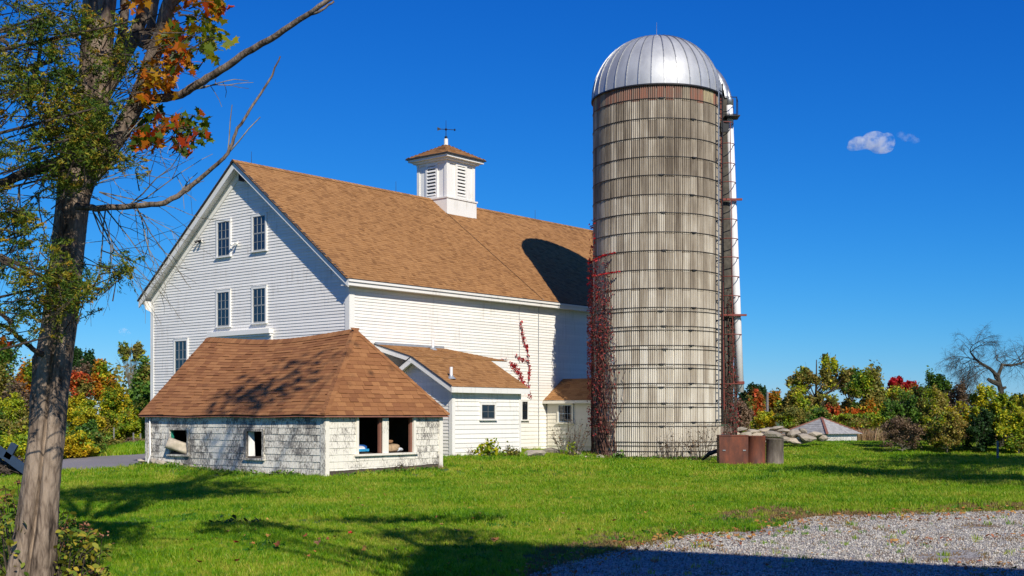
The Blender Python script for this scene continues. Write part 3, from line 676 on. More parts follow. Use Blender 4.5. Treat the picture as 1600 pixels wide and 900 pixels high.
# stone footing of the barn on the long side
# cupola
CU = 10.54; hb = 0.83
cup = bpy.data.objects.new('cupola', None); cup.location = (CU, BW / 2, 0); link(cup, barn)
zb_ = 10.58 - BZ; zt_ = 12.22 - BZ
mb = MB(); mb.box(-hb - 0.08, hb + 0.08, -hb - 0.08, hb + 0.08, ZR - 1.1, zb_); mb.build('curb', 'white_trim', cup)
mb = MB(); mb.box(-hb - 0.12, hb + 0.12, -hb - 0.12, hb + 0.12, zb_, zb_ + 0.06); mb.build('ledge', 'white_trim', cup)
mb = MB(); mb.box(-hb, hb, -hb, hb, zb_ + 0.06, zt_); mb.build('body', 'white_trim', cup)
mb = MB(); mb.box(-hb - 0.05, hb + 0.05, -hb - 0.05, hb + 0.05, zt_ - 0.16, zt_ + 0.02); mb.build('frieze', 'white_trim', cup)
mb = MB(); mb.box(-hb - 0.30, hb + 0.30, -hb - 0.30, hb + 0.30, zt_ + 0.02, zt_ + 0.12); mb.box(-hb - 0.16, hb + 0.16, -hb - 0.16, hb + 0.16, zt_ - 0.06, zt_ + 0.02); mb.build('cornice', 'white_trim', cup)
ha = hb + 0.38; zr0 = zt_ + 0.13; zap = 13.02 - BZ
mb = MB(); mb.box(-ha, ha, -ha, ha, zr0 - 0.01, zr0 + 0.035); cr = mb.build('roof', 'dark_edge', cup)
for q in range(4):
    ca, sa = cos(q * pi / 2), sin(q * pi / 2); hyp = sqrt(ha * ha + (zap - zr0) ** 2); k1, k2 = ha / hyp, (zap - zr0) / hyp
    def Pf(s, t, ca=ca, sa=sa):
        x, y, z = s, -ha + k1 * t, zr0 + 0.036 + k2 * t
        return Vector((ca * x - sa * y, sa * x + ca * y, z))
    nv = Vector((sa * k2, -ca * k2, k1))
    shingle_roof(cr, Pf, lambda s, t, nv=nv: nv, lambda t: (-ha * (1 - t / hyp) - 0.01, ha * (1 - t / hyp) + 0.01), hyp, 0.13, 0.28, 0.012, 'barn_shingle')
for fc in ('g', 'l'):
    Lb = MB(); lz0, lz1 = zb_ + 0.16, zt_ - 0.22; lw = 0.24
    def cb(m_, a0, a1, o0, o1, z0, z1): wbox(m_, fc, a0, a1, hb + o0, hb + o1, z0, z1)
    m1 = MB(); cb(m1, -lw, lw, 0.001, 0.004, lz0, lz1); m1.build('louvre_opening', 'dark_hole', cup)
    m1 = MB()
    for a0, a1 in ((-hb - 0.03, -hb + 0.12), (hb - 0.12, hb + 0.03)): cb(m1, a0, a1, 0, 0.04 if fc == 'g' else 0.038, zb_ + 0.061, zt_ - 0.162)
    m1.build('corner_board', 'white_trim', cup)
    m1 = MB(); cb(m1, -lw - 0.10, -lw, 0, 0.06, lz0 - 0.08, lz1 + 0.08); cb(m1, lw, lw + 0.10, 0, 0.06, lz0 - 0.08, lz1 + 0.08); cb(m1, -lw, lw, 0, 0.058, lz1, lz1 + 0.08); cb(m1, -lw, lw, 0, 0.058, lz0 - 0.08, lz0); m1.build('louvre_frame', 'white_trim', cup)
    ns = 9
    for i in range(ns):
        z = lz0 + (lz1 - lz0) * (i + 0.1) / ns; m1 = MB(); dz = (lz1 - lz0) / ns
        p = [W(fc, -lw, hb + 0.005, z + dz * 0.55), W(fc, lw, hb + 0.005, z + dz * 0.55), W(fc, lw, hb + 0.075, z), W(fc, -lw, hb + 0.075, z),
             W(fc, -lw, hb + 0.005, z + dz * 0.8), W(fc, lw, hb + 0.005, z + dz * 0.8), W(fc, lw, hb + 0.075, z + dz * 0.25), W(fc, -lw, hb + 0.075, z + dz * 0.25)]
        m1.hexa(p); m1.build('louvre_slat', 'white_trim', cup)
mb = MB(); mb.lathe([(0.10, zap - 0.05), (0.09, zap + 0.02), (0.085, zap + 0.26), (0.0, zap + 0.27)], 10); mb.build('finial_post', 'white_trim', cup)
mb = MB(); zv = zap + 0.26; mb.tube([(0, 0, zv - 0.02), (0, 0, zv + 0.78)], [0.02, 0.008], 6); mb.lathe([(0, zv), (0.06, zv + 0.02), (0.06, zv + 0.10), (0, zv + 0.12)], 8)
mb.tube([(-0.30, 0.22, zv + 0.40), (0.30, -0.22, zv + 0.40)], 0.014, 5)
mb.hexa([(-0.30, 0.22, zv + 0.33), (-0.28, 0.20, zv + 0.33), (-0.18, 0.13, zv + 0.38), (-0.20, 0.15, zv + 0.38), (-0.30, 0.22, zv + 0.47), (-0.28, 0.20, zv + 0.47), (-0.18, 0.13, zv + 0.42), (-0.20, 0.15, zv + 0.42)])
mb.lathe([(0, zv + 0.32), (0.06, zv + 0.40), (0, zv + 0.48)], 8); mb.lathe([(0, zv + 0.34), (0.05, zv + 0.40), (0, zv + 0.46)], 8, c=(0.30, -0.22))
mb.build('weathervane', 'iron', cup)

# ------------------------------------------------------------------ gabled addition on the long side
AZ = 0.27; addn = empty('barn_addition', BF.toW((1.36, -3.29, AZ - BZ)), BROT, 'low white gabled addition with brown roof attached to the barn side', 'addition')
AF = Frame(BF.toW((1.36, -3.29, AZ - BZ)), BROT)
aw, al = 3.22, 3.37                       # depth towards the barn, length along the wall
ze, zr = 2.54 - AZ, 3.52 - AZ
ypk = 1.52                                 # ridge, local y
def az(y): return ze + (zr - ze) * ((y + 0.22) / (ypk + 0.22)) if y <= ypk else zr - (y - ypk) * (zr - ze) / (ypk + 0.22)
mb = MB(); pr = [(0, -0.25), (aw, -0.25), (aw, az(aw) - 0.12), (ypk, zr - 0.12), (0, az(0) - 0.12)]
mb.face([(0, y, z) for y, z in reversed(pr)]); mb.face([(al, y, z) for y, z in pr])
for i in range(5):
    (y0, z0), (y1, z1) = pr[i], pr[(i + 1) % 5]; mb.face([(0, y0, z0), (0, y1, z1), (al, y1, z1), (al, y0, z0)])
awall = mb.build('wall', 'white_trim', addn)
z = 0.02
while z < zr - 0.3:
    zz = z + 0.115 + 0.2; ya = 0.08 if zz < az(0.08) else (zz - ze) / (zr - ze) * (ypk + 0.22) - 0.22
    yb = aw - 0.02 if zz < az(aw - 0.02) else 2 * ypk - ya
    if yb - ya > 0.2: mb = MB(); lap(mb, 'g', ya, yb, z, z + 0.113, 0.024, random.random()); mb.build('clapboard', 'white_clapboard', awall)
    z += 0.109
zs = [0.02 + 0.148 * i for i in range(15)]
wa = AF.ray(751, 642, 1, 0); wz0 = AF.ray(761, 654, 1, 0).z; wz1 = AF.ray(761, 632.5, 1, 0).z; wb = AF.ray(771.5, 642, 1, 0)
for z in zs:
    if z > az(0) - 0.30: break
    mb = MB(); lap(mb, 'l', 0.06, al - 0.02, z, z + 0.153, 0.026, random.random()); mb.build('shingle_course', 'white_clapboard', awall)
window(addn, 'l', wa.x, wb.x, wz0, wz1, cols=2, rows=2, casing=0.07, sash_mat='grey_wood', double=False, base=0.028)
mb = MB(); wbox(mb, 'g', -0.035, 0.11, -0.02, 0.034, -0.1, az(0) - 0.125); mb.build('corner_board', 'white_trim', addn); mb = MB(); wbox(mb, 'l', 0.0, 0.11, -0.02, 0.036, -0.1, az(0) - 0.128); mb.build('corner_board', 'white_trim', addn)
mb = MB(); wbox(mb, 'l', al - 0.09, al + 0.01, -0.02, 0.036, -0.1, az(0) - 0.128); mb.build('corner_board', 'white_trim', addn)
mb = MB(); xo0, xo1 = -0.26, al + 0.20
ye = -0.22; mb.hexa([(xo0, ye, ze - 0.10), (xo1, ye, ze - 0.10), (xo1, ypk, zr - 0.10), (xo0, ypk, zr - 0.10), (xo0, ye, ze), (xo1, ye, ze), (xo1, ypk, zr), (xo0, ypk, zr)])
yb_, zb2 = aw + 0.05, az(aw + 0.05)
mb.hexa([(xo0, ypk, zr - 0.10), (xo1, ypk, zr - 0.10), (xo1, yb_, zb2 - 0.10), (xo0, yb_, zb2 - 0.10), (xo0, ypk, zr), (xo1, ypk, zr), (xo1, yb_, zb2), (xo0, yb_, zb2)])
aroof = mb.build('roof', 'white_trim', addn)
ln = sqrt((ypk + 0.22) ** 2 + (zr - ze) ** 2); ky, kz = (ypk + 0.22) / ln, (zr - ze) / ln
shingle_roof(aroof, lambda s, t: Vector((s, -0.25 + ky * t, ze - 0.016 + kz * t)), lambda s, t: Vector((0, -kz, ky)), lambda t: (xo0 - 0.03, xo1 + 0.02), ln + 0.04, 0.135, 0.19, 0.011, 'barn_shingle', jit=0.4)
# low connecting roof from the ridge up to the barn wall
zw = 3.96 - AZ
q = [Vector((xo0, ypk + 0.02, zr - 0.02)), Vector((al + 1.15, ypk + 0.02, zr - 0.02)), Vector((al - 0.35, 3.27, zw)), Vector((xo0, 3.27, zw))]
mb = MB(); mb.hexa([v + Vector((0, 0, -0.14)) for v in q] + [v + Vector((0, 0, 0.02)) for v in q]); croof = mb.build('connecting_roof', 'white_trim', addn)
ln2 = sqrt(1.73 ** 2 + (zw - zr + 0.02) ** 2); k1, k2 = 1.73 / ln2, (zw - zr + 0.02) / ln2
shingle_roof(croof, lambda s, t: Vector((s, ypk - 0.02 + k1 * t, zr + 0.003 + k2 * t)), lambda s, t: Vector((0, -k2, k1)), lambda t: (xo0 - 0.03, al + 1.17 - 1.5 * t / ln2), ln2 - 0.03, 0.135, 0.19, 0.011, 'barn_shingle', jit=0.4)
mb = MB(); mb.box(xo0, al - 0.3, 3.235, 3.28, zw + 0.0, zw + 0.10); mb.build('flashing', 'lead_flashing', addn)
def slopeboard(x0, x1, ya, za, yb, zb, h0, h1, mat, nm, par):
    p = [(x0, ya, za + h0), (x1, ya, za + h0), (x1, yb, zb + h0), (x0, yb, zb + h0), (x0, ya, za + h1), (x1, ya, za + h1), (x1, yb, zb + h1), (x0, yb, zb + h1)]
    m1 = MB(); m1.hexa(p); return m1.build(nm, mat, par)
slopeboard(xo0 - 0.04, xo0 - 0.002, -0.25, ze, ypk, zr, -0.20, -0.02, 'white_trim', 'rake_board', addn)
slopeboard(xo0 - 0.04, xo0 - 0.002, ypk, zr, yb_, zb2, -0.20, -0.02, 'white_trim', 'rake_board', addn)
slopeboard(xo0 - 0.06, xo0 - 0.004, -0.25, ze, ypk, zr, -0.019, 0.014, 'dark_edge', 'drip_edge', addn)
slopeboard(xo0 - 0.06, xo0 - 0.004, ypk, zr, yb_, zb2, -0.019, 0.014, 'dark_edge', 'drip_edge', addn)
slopeboard(xo0 - 0.045, xo0 - 0.003, ypk + 0.02, zr, 3.25, zw + 0.02, -0.17, -0.01, 'white_trim', 'rake_board', addn)
slopeboard(xo0 - 0.062, xo0 - 0.005, ypk + 0.02, zr, 3.25, zw + 0.02, -0.009, 0.022, 'dark_edge', 'drip_edge', addn)
mb = MB(); mb.box(xo0 - 0.04, xo1, -0.262, -0.222, ze - 0.20, ze - 0.03); mb.build('fascia', 'white_trim', addn)
mb = MB(); mb.box(al + 0.22, al + 1.15, ypk - 0.01, ypk + 0.018, zr - 0.22, zr - 0.012); mb.build('fascia', 'white_trim', addn)
for px, py, pp, h in ((705, 590, 'f', 0.36), (676.5, 542, 'c', 0.34)):
    if pp == 'f': yy = 0.25; zz = ze - 0.016 + kz / ky * (yy + 0.25); c = AF.ray(px, py, 1, yy)
    else: yy = 2.9; zz = zr + (yy - ypk) * k2 / k1; c = AF.ray(px, py, 1, yy)
    m1 = MB(); m1.tube([(c.x, yy, zz - 0.05), (c.x, yy, zz + h)], 0.05, 12); vp = m1.build('vent_pipe', 'white_pipe_paint', addn)
    m1 = MB(); m1.lathe([(0.16, zz - 0.02), (0.075, zz + 0.06), (0.06, zz + 0.10)], 12, c=(c.x, yy)); m1.build('flashing_boot', 'lead_flashing', vp)

# ------------------------------------------------------------------ feed room between barn and silo
fr0 = BF.toW((10.26, -2.36, 0)); feed = empty('feed_room', fr0, BROT, 'small cream feed room joining barn to silo with one window', 'outbuilding')
FF = Frame(fr0, BROT); fl_, fe, frz, fy = 2.3, 2.22 - BZ, 3.07 - BZ, 1.02
mb = MB(); pr = [(0, 0), (1.9, 0), (1.9, fe - 0.05), (fy, frz - 0.12), (0, fe + 0.03)]
mb.face([(x, 0, z) for x, z in pr]); mb.face([(x, fl_, z) for x, z in reversed(pr)])
for i in range(5):
    (x0, z0), (x1, z1) = pr[i], pr[(i + 1) % 5]; mb.face([(x0, 0, z0), (x0, fl_, z0), (x1, fl_, z1), (x1, 0, z1)])
fwall = mb.build('wall', 'cream_clapboard', feed)
mb = MB(); mb.box(0.05, 1.85, 0.05, fl_, -0.4, 0.0); mb.build('footing', 'concrete_footing', feed)
z = 0.2
while z < fe - 0.1:
    mb = MB(); lap(mb, 'g', 0.0, fl_ - 0.02, z, z + 0.152, 0.024, random.random()); mb.build('shingle_course', 'cream_clapboard', fwall); z += 0.148
a = FF.ray(874, 646, 0, 0); c = FF.ray(894.5, 646, 0, 0); z0 = FF.ray(884, 659.5, 0, 0).z; z1 = FF.ray(884, 633, 0, 0).z
window(feed, 'g', c.y, a.y, z0, z1, cols=3, rows=2, casing=0.07, trim='cream_clapboard', sash_mat='blue_white_paint', double=False, base=0.026)
mb = MB()
sg = (frz - fe) / (fy + 0.22)
mb.hexa([(-0.22, -0.1, fe - 0.08), (fy, -0.1, frz - 0.08), (fy, fl_, frz - 0.08), (-0.22, fl_, fe - 0.08), (-0.22, -0.1, fe), (fy, -0.1, frz), (fy, fl_, frz), (-0.22, fl_, fe)])
mb.hexa([(fy, -0.1, frz - 0.08), (2.1, -0.1, fe - 0.08), (2.1, fl_, fe - 0.08), (fy, fl_, frz - 0.08), (fy, -0.1, frz), (2.1, -0.1, fe), (2.1, fl_, fe), (fy, fl_, frz)])
froof = mb.build('roof', 'cream_clapboard', feed)
ln = sqrt((fy + 0.22) ** 2 + (frz - fe) ** 2); k1, k2 = (fy + 0.22) / ln, (frz - fe) / ln
shingle_roof(froof, lambda s, t, k1=k1, k2=k2: Vector((-0.25 + k1 * t, fl_ - s, fe - 0.018 + k2 * t)), lambda s, t, k1=k1, k2=k2: Vector((-k2, 0, k1)), lambda t: (0.0, fl_ + 0.12), ln + 0.03, 0.14, 0.3, 0.011, 'barn_shingle')
mb = MB(); mb.box(-0.262, -0.222, -0.1, fl_, fe - 0.14, fe - 0.03); mb.build('fascia', 'cream_clapboard', feed)

# ================================================================== SHED
S0 = (-4.68, 30.36, 0.0); SROT = radians(53.0); SF = Frame(S0, SROT)
SX, SY, SE = 4.5, 7.22, 1.60
shed = empty('shed', S0, SROT, 'old shed with peeling white shingles, brown hipped roof and broken windows', 'shed')
lw = [(267, 294, 672, 707), (387, 411, 674, 713)]
ops_g = []
for x0, x1, y0, y1 in lw:
    a = SF.ray(x1, (y0 + y1) / 2, 0, 0); c = SF.ray(x0, (y0 + y1) / 2, 0, 0)
    ops_g.append((a.y, c.y, SF.ray((x0 + x1) / 2, y1, 0, 0).z, SF.ray((x0 + x1) / 2, y0, 0, 0).z))
a = SF.ray(559, 680, 1, 0).x; c = SF.ray(597, 680, 1, 0).x; e_ = SF.ray(606, 680, 1, 0).x; g_ = SF.ray(645, 680, 1, 0).x
zo0 = SF.ray(600, 708, 1, 0).z; zo1 = SE - 0.05
ops_l = [(a, c, zo0, zo1), (e_, g_, zo0, zo1)]
zfoot = 0.14
def base_z(face, a): return (0.30 * ss(3.0, 7.2, a) + 0.07) if face == 'g' else 0.21 + 0.06 * a / SX
def solid_panels(mb, face, a0, a1, z0, z1, ops, o0, o1):
    xs_ = sorted({a0, a1, *[q for p in ops for q in p[:2]]})
    for u0, u1 in zip(xs_[:-1], xs_[1:]):
        segs = [(z0, z1)]
        for (p0, p1, q0, q1) in ops:
            if p0 <= u0 + 1e-6 and p1 >= u1 - 1e-6:
                segs = [(z0, q0)] + ([(q1, z1)] if q1 < z1 - 0.01 else [])
        for s0, s1 in segs: wbox(mb, face, u0, u1, o0, o1, s0, s1)
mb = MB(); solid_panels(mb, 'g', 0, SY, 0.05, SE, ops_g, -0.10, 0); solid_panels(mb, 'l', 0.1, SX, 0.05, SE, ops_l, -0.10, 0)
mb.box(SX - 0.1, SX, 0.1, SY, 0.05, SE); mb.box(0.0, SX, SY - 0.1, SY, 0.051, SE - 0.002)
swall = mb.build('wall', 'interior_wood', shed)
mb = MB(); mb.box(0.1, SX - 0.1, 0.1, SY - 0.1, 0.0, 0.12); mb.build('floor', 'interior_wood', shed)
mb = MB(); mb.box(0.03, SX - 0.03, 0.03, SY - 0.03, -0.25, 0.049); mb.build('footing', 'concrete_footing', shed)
# wall shingles
shl = []
for face, ln_, ops in (('g', SY, ops_g), ('l', SX, ops_l)):
    for i in range(9):
        z0 = 0.10 + i * 0.1715; z1 = min(z0 + 0.18, SE - 0.01)
        u = 0.13
        while u < ln_ - 0.12:
            wd = random.uniform(0.09, 0.21); u1 = min(u + wd, ln_ - 0.11)
            zlo = max(z0, float(base_z(face, u)))
            pieces = [(u, u1 - 0.005, zlo, z1)]
            for (p0, p1, q0, q1) in ops:
                nxt = []
                for (b0, b1, c0, c1) in pieces:
                    if b1 <= p0 - 0.07 or b0 >= p1 + 0.07 or c1 <= q0 - 0.05 or c0 >= q1 + 0.03: nxt.append((b0, b1, c0, c1)); continue
                    if b0 < p0 - 0.08: nxt.append((b0, p0 - 0.07, c0, c1))
                    if b1 > p1 + 0.08: nxt.append((p1 + 0.07, b1, c0, c1))
                    bb0, bb1 = max(b0, p0 - 0.07), min(b1, p1 + 0.07)
                    if c0 < q0 - 0.06: nxt.append((bb0, bb1, c0, q0 - 0.05))
                    if c1 > q1 + 0.04: nxt.append((bb0, bb1, q1 + 0.03, c1))
                pieces = nxt
            for (b0, b1, c0, c1) in pieces:
                if b1 - b0 > 0.012 and c1 - c0 > 0.02:
                    shl.append((face, b0, b1, c0 + random.uniform(-0.004, 0.004), c1, 0.018 * random.uniform(0.8, 1.3), random.random(), 0.03 if face == 'g' else -0.005))
            u = u1
sc = sorted(range(len(shl)), key=lambda k: -(shl[k][2] - shl[k][1]) * (shl[k][4] - shl[k][3]) / SF.toW(W(shl[k][0], shl[k][1], 0, 1)).y ** 2)
ch = set(sc[:300]); mb = MB()
for k, q in enumerate(shl):
    if k in ch: m1 = MB(); lap(m1, q[0], q[1], q[2], q[3], q[4], q[5], q[6], wr=q[7]); m1.build('wall_shingle', 'peeling_shingle', swall)
    else: lap(mb, q[0], q[1], q[2], q[3], q[4], q[5], q[6], wr=q[7])
mb.build('wall_shingle_courses', 'peeling_shingle', swall, kind='stuff')
mb = MB(); wbox(mb, 'g', -0.032, 0.125, 0.0, 0.034, 0.07, SE - 0.004, wr=0.0); mb.build('corner_board', 'peeling_shingle', shed)
mb = MB(); wbox(mb, 'l', 0.0, 0.125, 0.0, 0.036, 0.07, SE - 0.006, wr=-0.12); mb.build('corner_board', 'peeling_shingle', shed)
mb = MB(); wbox(mb, 'l', SX - 0.12, SX + 0.02, 0.0, 0.036, 0.12, SE - 0.006, wr=-0.12); mb.build('corner_board', 'peeling_shingle', shed)
mb = MB(); wbox(mb, 'g', SY - 0.12, SY + 0.02, 0.0, 0.036, 0.3, SE - 0.006); mb.build('corner_board', 'peeling_shingle', shed)
mb = MB(); mb.tube([W('g', SY - 0.22, 0.05, 1.5), W('g', SY - 0.22, 0.05, 1.35), W('g', SY - 0.25, 0.06, 0.5), W('g', SY - 0.16, 0.09, 0.2)], 0.025, 8); mb.build('downpipe', 'white_pipe_paint', shed)
for (a0, a1, z0, z1) in ops_g:
    mb = MB(); c = 0.07
    wbox(mb, 'g', a0 - c, a0, -0.1, 0.05, z0 - 0.05, z1 + c, wr=0.06); wbox(mb, 'g', a1, a1 + c, -0.1, 0.05, z0 - 0.05, z1 + c, wr=0.06); wbox(mb, 'g', a0, a1, -0.1, 0.048, z1, z1 + c, wr=0.06)
    wbox(mb, 'g', a0 - c - 0.03, a1 + c + 0.03, -0.1, 0.085, z0 - 0.10, z0 - 0.052, wr=0.06)
    wf = mb.build('window_frame', 'peeling_shingle', shed)
(a0, a1, z0, z1) = ops_g[1]
mb = MB(); mb.hexa([W('g', a1 - 0.004, -0.02, z0), W('g', a1 - 0.10, -0.17, z0), W('g', a1 - 0.085, -0.18, z0), W('g', a1, -0.03, z0), W('g', a1 - 0.004, -0.02, z1), W('g', a1 - 0.08, -0.15, z1), W('g', a1 - 0.065, -0.16, z1), W('g', a1, -0.03, z1)]); mb.build('inner_board', 'white_trim', shed)
(a0, a1, z0, z1) = ops_g[0]
mb = MB(); wbox(mb, 'g', a1 - 0.035, a1 - 0.004, -0.08, 0.0, z0 + 0.05, z1); mb.build('window_jamb', 'green_paint', shed)
for i in range(5):
    mb = MB(); u = a0 + 0.05 + i * 0.085; mb.hexa([W('g', u, -0.35, z0), W('g', u + 0.03, -0.35, z0), W('g', u + 0.03, -0.37, z0), W('g', u, -0.37, z0), W('g', u + 0.12, -0.30, z1 + 0.1), W('g', u + 0.15, -0.30, z1 + 0.1), W('g', u + 0.15, -0.32, z1 + 0.1), W('g', u + 0.12, -0.32, z1 + 0.1)]); mb.build('leaning_slat', 'grey_wood', shed)
mb = MB(); wbox(mb, 'l', c if False else ops_l[0][1], ops_l[1][0], -0.1, 0.03, zo0, zo1, wr=-0.08); mb.build('window_post', 'peeling_shingle', shed)
mb = MB()
wbox(mb, 'l', ops_l[0][0] - 0.08, ops_l[0][0], -0.1, 0.045, zo0, SE - 0.01, wr=-0.12); wbox(mb, 'l', ops_l[1][1], ops_l[1][1] + 0.08, -0.1, 0.045, zo0, SE - 0.01, wr=-0.12)
wbox(mb, 'l', ops_l[0][0] - 0.14, ops_l[1][1] + 0.14, -0.12, 0.09, zo0 - 0.055, zo0 - 0.002, wr=-0.02); mb.build('window_frame', 'peeling_shingle', shed)
for (a0, a1, z0, z1) in ops_l:
    mb = MB(); wbox(mb, 'l', a1 - 0.075, a1 - 0.003, -0.09, -0.02, z0, z1); mb.build('window_jamb', 'red_brown_wood', shed)
# roof with a sagging ridge: hip at the near end, gable at the far end
RO = 0.16; YH = 1.14; ZRR = 3.92; ZEE = SE + 0.02; hx = SX / 2
def sag(y): return 0.17 * sin(pi * np.clip((y - YH) / (SY - YH), 0, 1)) ** 1.2
def ridge(y): return ZRR - sag(y)
lnS = sqrt((hx + RO) ** 2 + (ZRR - ZEE) ** 2); kS1, kS2 = (hx + RO) / lnS, (ZRR - ZEE) / lnS
def PL(s, t): return Vector((-RO + kS1 * t, s, ZEE + kS2 * t - sag(s) * (t / lnS) ** 1.2 + 0.012 * sin(s * 2.1) * (1 - t / lnS)))
def PR(s, t): return Vector((SX + RO - kS1 * t, s, ZEE + kS2 * t - sag(s) * (t / lnS) ** 1.2))
lnH = sqrt((YH + RO) ** 2 + (ZRR - ZEE) ** 2); kH1, kH2 = (YH + RO) / lnH, (ZRR - ZEE) / lnH
def PH(s, t): return Vector((s, -RO + kH1 * t, ZEE + kH2 * t))
mb = MB(); TH = 0.05
def patch(P, s0f, s1f, T, ns=14, ntt=8, flip=False):
    for i in range(ns):
        for j in range(ntt):
            q = []
            for (a, b_) in ((i, j), (i + 1, j), (i + 1, j + 1), (i, j + 1)):
                t = T * b_ / ntt; s0, s1 = s0f(t), s1f(t); q.append(P(s0 + (s1 - s0) * a / ns, t))
            if flip: q = q[::-1]
            mb.face(q); mb.face([v - Vector((0, 0, TH)) for v in reversed(q)])
hipy = lambda t: -RO + (YH + RO) * t / lnS
patch(PL, hipy, lambda t: SY + 0.15, lnS, flip=True); patch(PR, hipy, lambda t: SY + 0.15, lnS)
patch(PH, lambda t: -RO + (hx + RO) * t / lnH, lambda t: SX + RO - (hx + RO) * t / lnH, lnH)
mb.face([(0, SY, SE), (SX, SY, SE), (hx, SY, ZRR - 0.1)])
sroof = mb.build('roof', 'red_brown_wood', shed)
NL = Vector((-kS2, 0, kS1))
# the far long slope and the hip end: hip end first share of single tabs, then the long slope
shingle_roof(sroof, PH, lambda s, t: Vector((0, -kH2, kH1)), lambda t: (-RO - 0.02 + (hx + RO) * t / lnH, SX + RO + 0.02 - (hx + RO) * t / lnH), lnH + 0.02, 0.128, 0.30, 0.013, 'shed_shingle', frame=SF, best=130, jit=0.08)
shingle_roof(sroof, lambda s, t: PL(SY - s, t), lambda s, t: NL, lambda t: (-0.17, SY - hipy(t) + 0.01), lnS + 0.02, 0.122, 0.31, 0.013, 'shed_shingle', frame=SF, best=170, jit=0.15)
shingle_roof(sroof, PR, lambda s, t: Vector((kS2, 0, kS1)), lambda t: (hipy(t), SY + 0.15), lnS, 0.128, 0.6, 0.013, 'shed_shingle')
for hs_ in (0, 1):                                    # hip caps
    A_ = Vector((-RO if hs_ == 0 else SX + RO, -RO, ZEE)); B_ = Vector((hx, YH, ZRR)); nC = 20
    for i in range(nC):
        p = A_.lerp(B_, i / nC); q = A_.lerp(B_, (i + 1.25) / nC); sg_ = 1 if hs_ == 0 else -1
        wl = Vector((0.0, 0.15, 0.012)); wr_ = Vector((sg_ * 0.15, 0.0, 0.012)); up_ = Vector((-sg_ * 0.006, -0.006, 0.052))
        m1 = MB(); m1.mesh([p + up_, p + wl + Vector((0, 0, 0.035)), q + wl + Vector((0, 0, 0.025)), q + up_ * 0.75, p + wr_ + Vector((0, 0, 0.035)), q + wr_ + Vector((0, 0, 0.025)), p + Vector((0, 0, 0.0))], [(0, 1, 2, 3), (0, 3, 5, 4), (0, 6, 1), (0, 4, 6)], random.random())
        m1.build('hip_shingle', 'shed_shingle', sroof)
mb = MB(); y = YH
while y < SY + 0.1:
    t = random.random(); y2 = y + 0.22
    for s in (-1, 1): mb.face([(hx, y, ridge(y) + 0.05), (hx, y2, ridge(y2) + 0.04), (hx + s * 0.14, y2, ridge(y2) - 0.10), (hx + s * 0.14, y, ridge(y) - 0.09)], t)
    y += 0.2
mb.build('ridge_cap', 'shed_shingle', sroof)
# rubble footing stones along the left wall
def stone_mesh(sx, sy, sz, seed, n=2):
    r = np.random.default_rng(seed); import bmesh
    bm = bmesh.new(); bmesh.ops.create_icosphere(bm, subdivisions=n, radius=1.0)
    pl = [(r.normal(size=3), r.uniform(0.50, 0.80)) for _ in range(13)]
    pl = [(Vector(p / np.linalg.norm(p)), q) for p, q in pl]
    for v in bm.verts:
        for p, q in pl:
            dd = v.co.dot(p)
            if dd > q: v.co -= p * (dd - q) * 0.9
        v.co = Vector((v.co.x * sx, v.co.y * sy, v.co.z * sz))
    me = bpy.data.meshes.new('stone'); bm.to_mesh(me); bm.free(); me.materials.append(MATS['fieldstone'])
    return me
def stone(name, parent, loc, sx, sy, sz, seed, rz=0):
    o = bpy.data.objects.new(name, stone_mesh(sx, sy, sz, seed)); o.location = loc; o.rotation_euler = (random.uniform(-.15, .15), random.uniform(-.15, .15), rz); return link(o, parent)
for i in range(13):
    u = 2.3 + i * 0.42 + random.uniform(-.1, .1); stone('footing_stone', shed, W('g', u, 0.04, float(base_z('g', u)) - 0.06), random.uniform(.10, .18), random.uniform(.16, .26), random.uniform(.07, .13), 100 + i)
# things in and on the shed windows
def sack(name, loc, sx, sy, sz, rot, mat, label, cat, seed, group=None):
    me = stone_mesh(sx, sy, sz, seed, 3); me.materials.clear(); me.materials.append(MATS[mat]); me.polygons.foreach_set('use_smooth', [True] * len(me.polygons)); me.name = name
    o = bpy.data.objects.new(name, me); o.location = loc; o.rotation_euler = rot; link(o); return tag(o, label, cat, group)
(a0, a1, z0, z1) = ops_g[0]
def cushion(name, frame, centre, L_, H_, D_, rot, mat, label, cat):
    bm_v = []; fs = []; nu, nv_ = 14, 10
    me = MB()
    for side in (1, -1):
        for i in range(nu):
            for j in range(nv_):
                q = []
                for (a, b_) in ((i, j), (i + 1, j), (i + 1, j + 1), (i, j + 1)):
                    u = a / nu * 2 - 1; v = b_ / nv_ * 2 - 1
                    th = (1 - u ** 4) ** 0.5 * (1 - v ** 4) ** 0.5
                    pin = 1 - 0.10 * (1 - abs(u)) * abs(v)
                    q.append((u * L_ * pin, side * D_ * th * (1 + 0.15 * sin(5 * u + 3 * v)), v * H_ * (1 - 0.12 * (1 - u * u))))
                me.face(q if side < 0 else q[::-1])
    d_ = me.data(name, True); d_.materials.append(MATS[mat]); o = bpy.data.objects.new(name, d_); o.location = frame.toW(centre); o.rotation_euler = (rot[0], rot[1], rot[2] + frame.rot)
    link(o); return tag(o, label, cat)
cushion('cushion', SF, W('g', (a0 + a1) / 2 - 0.02, 0.02, z0 + 0.17), 0.42, 0.17, 0.12, (0.2, -0.28, radians(112)), 'canvas', 'stained beige cushion sticking out of a broken shed window', 'cushion')
bx = (ops_l[0][0] + ops_l[0][1]) / 2; bx2 = (ops_l[1][0] + ops_l[1][1]) / 2
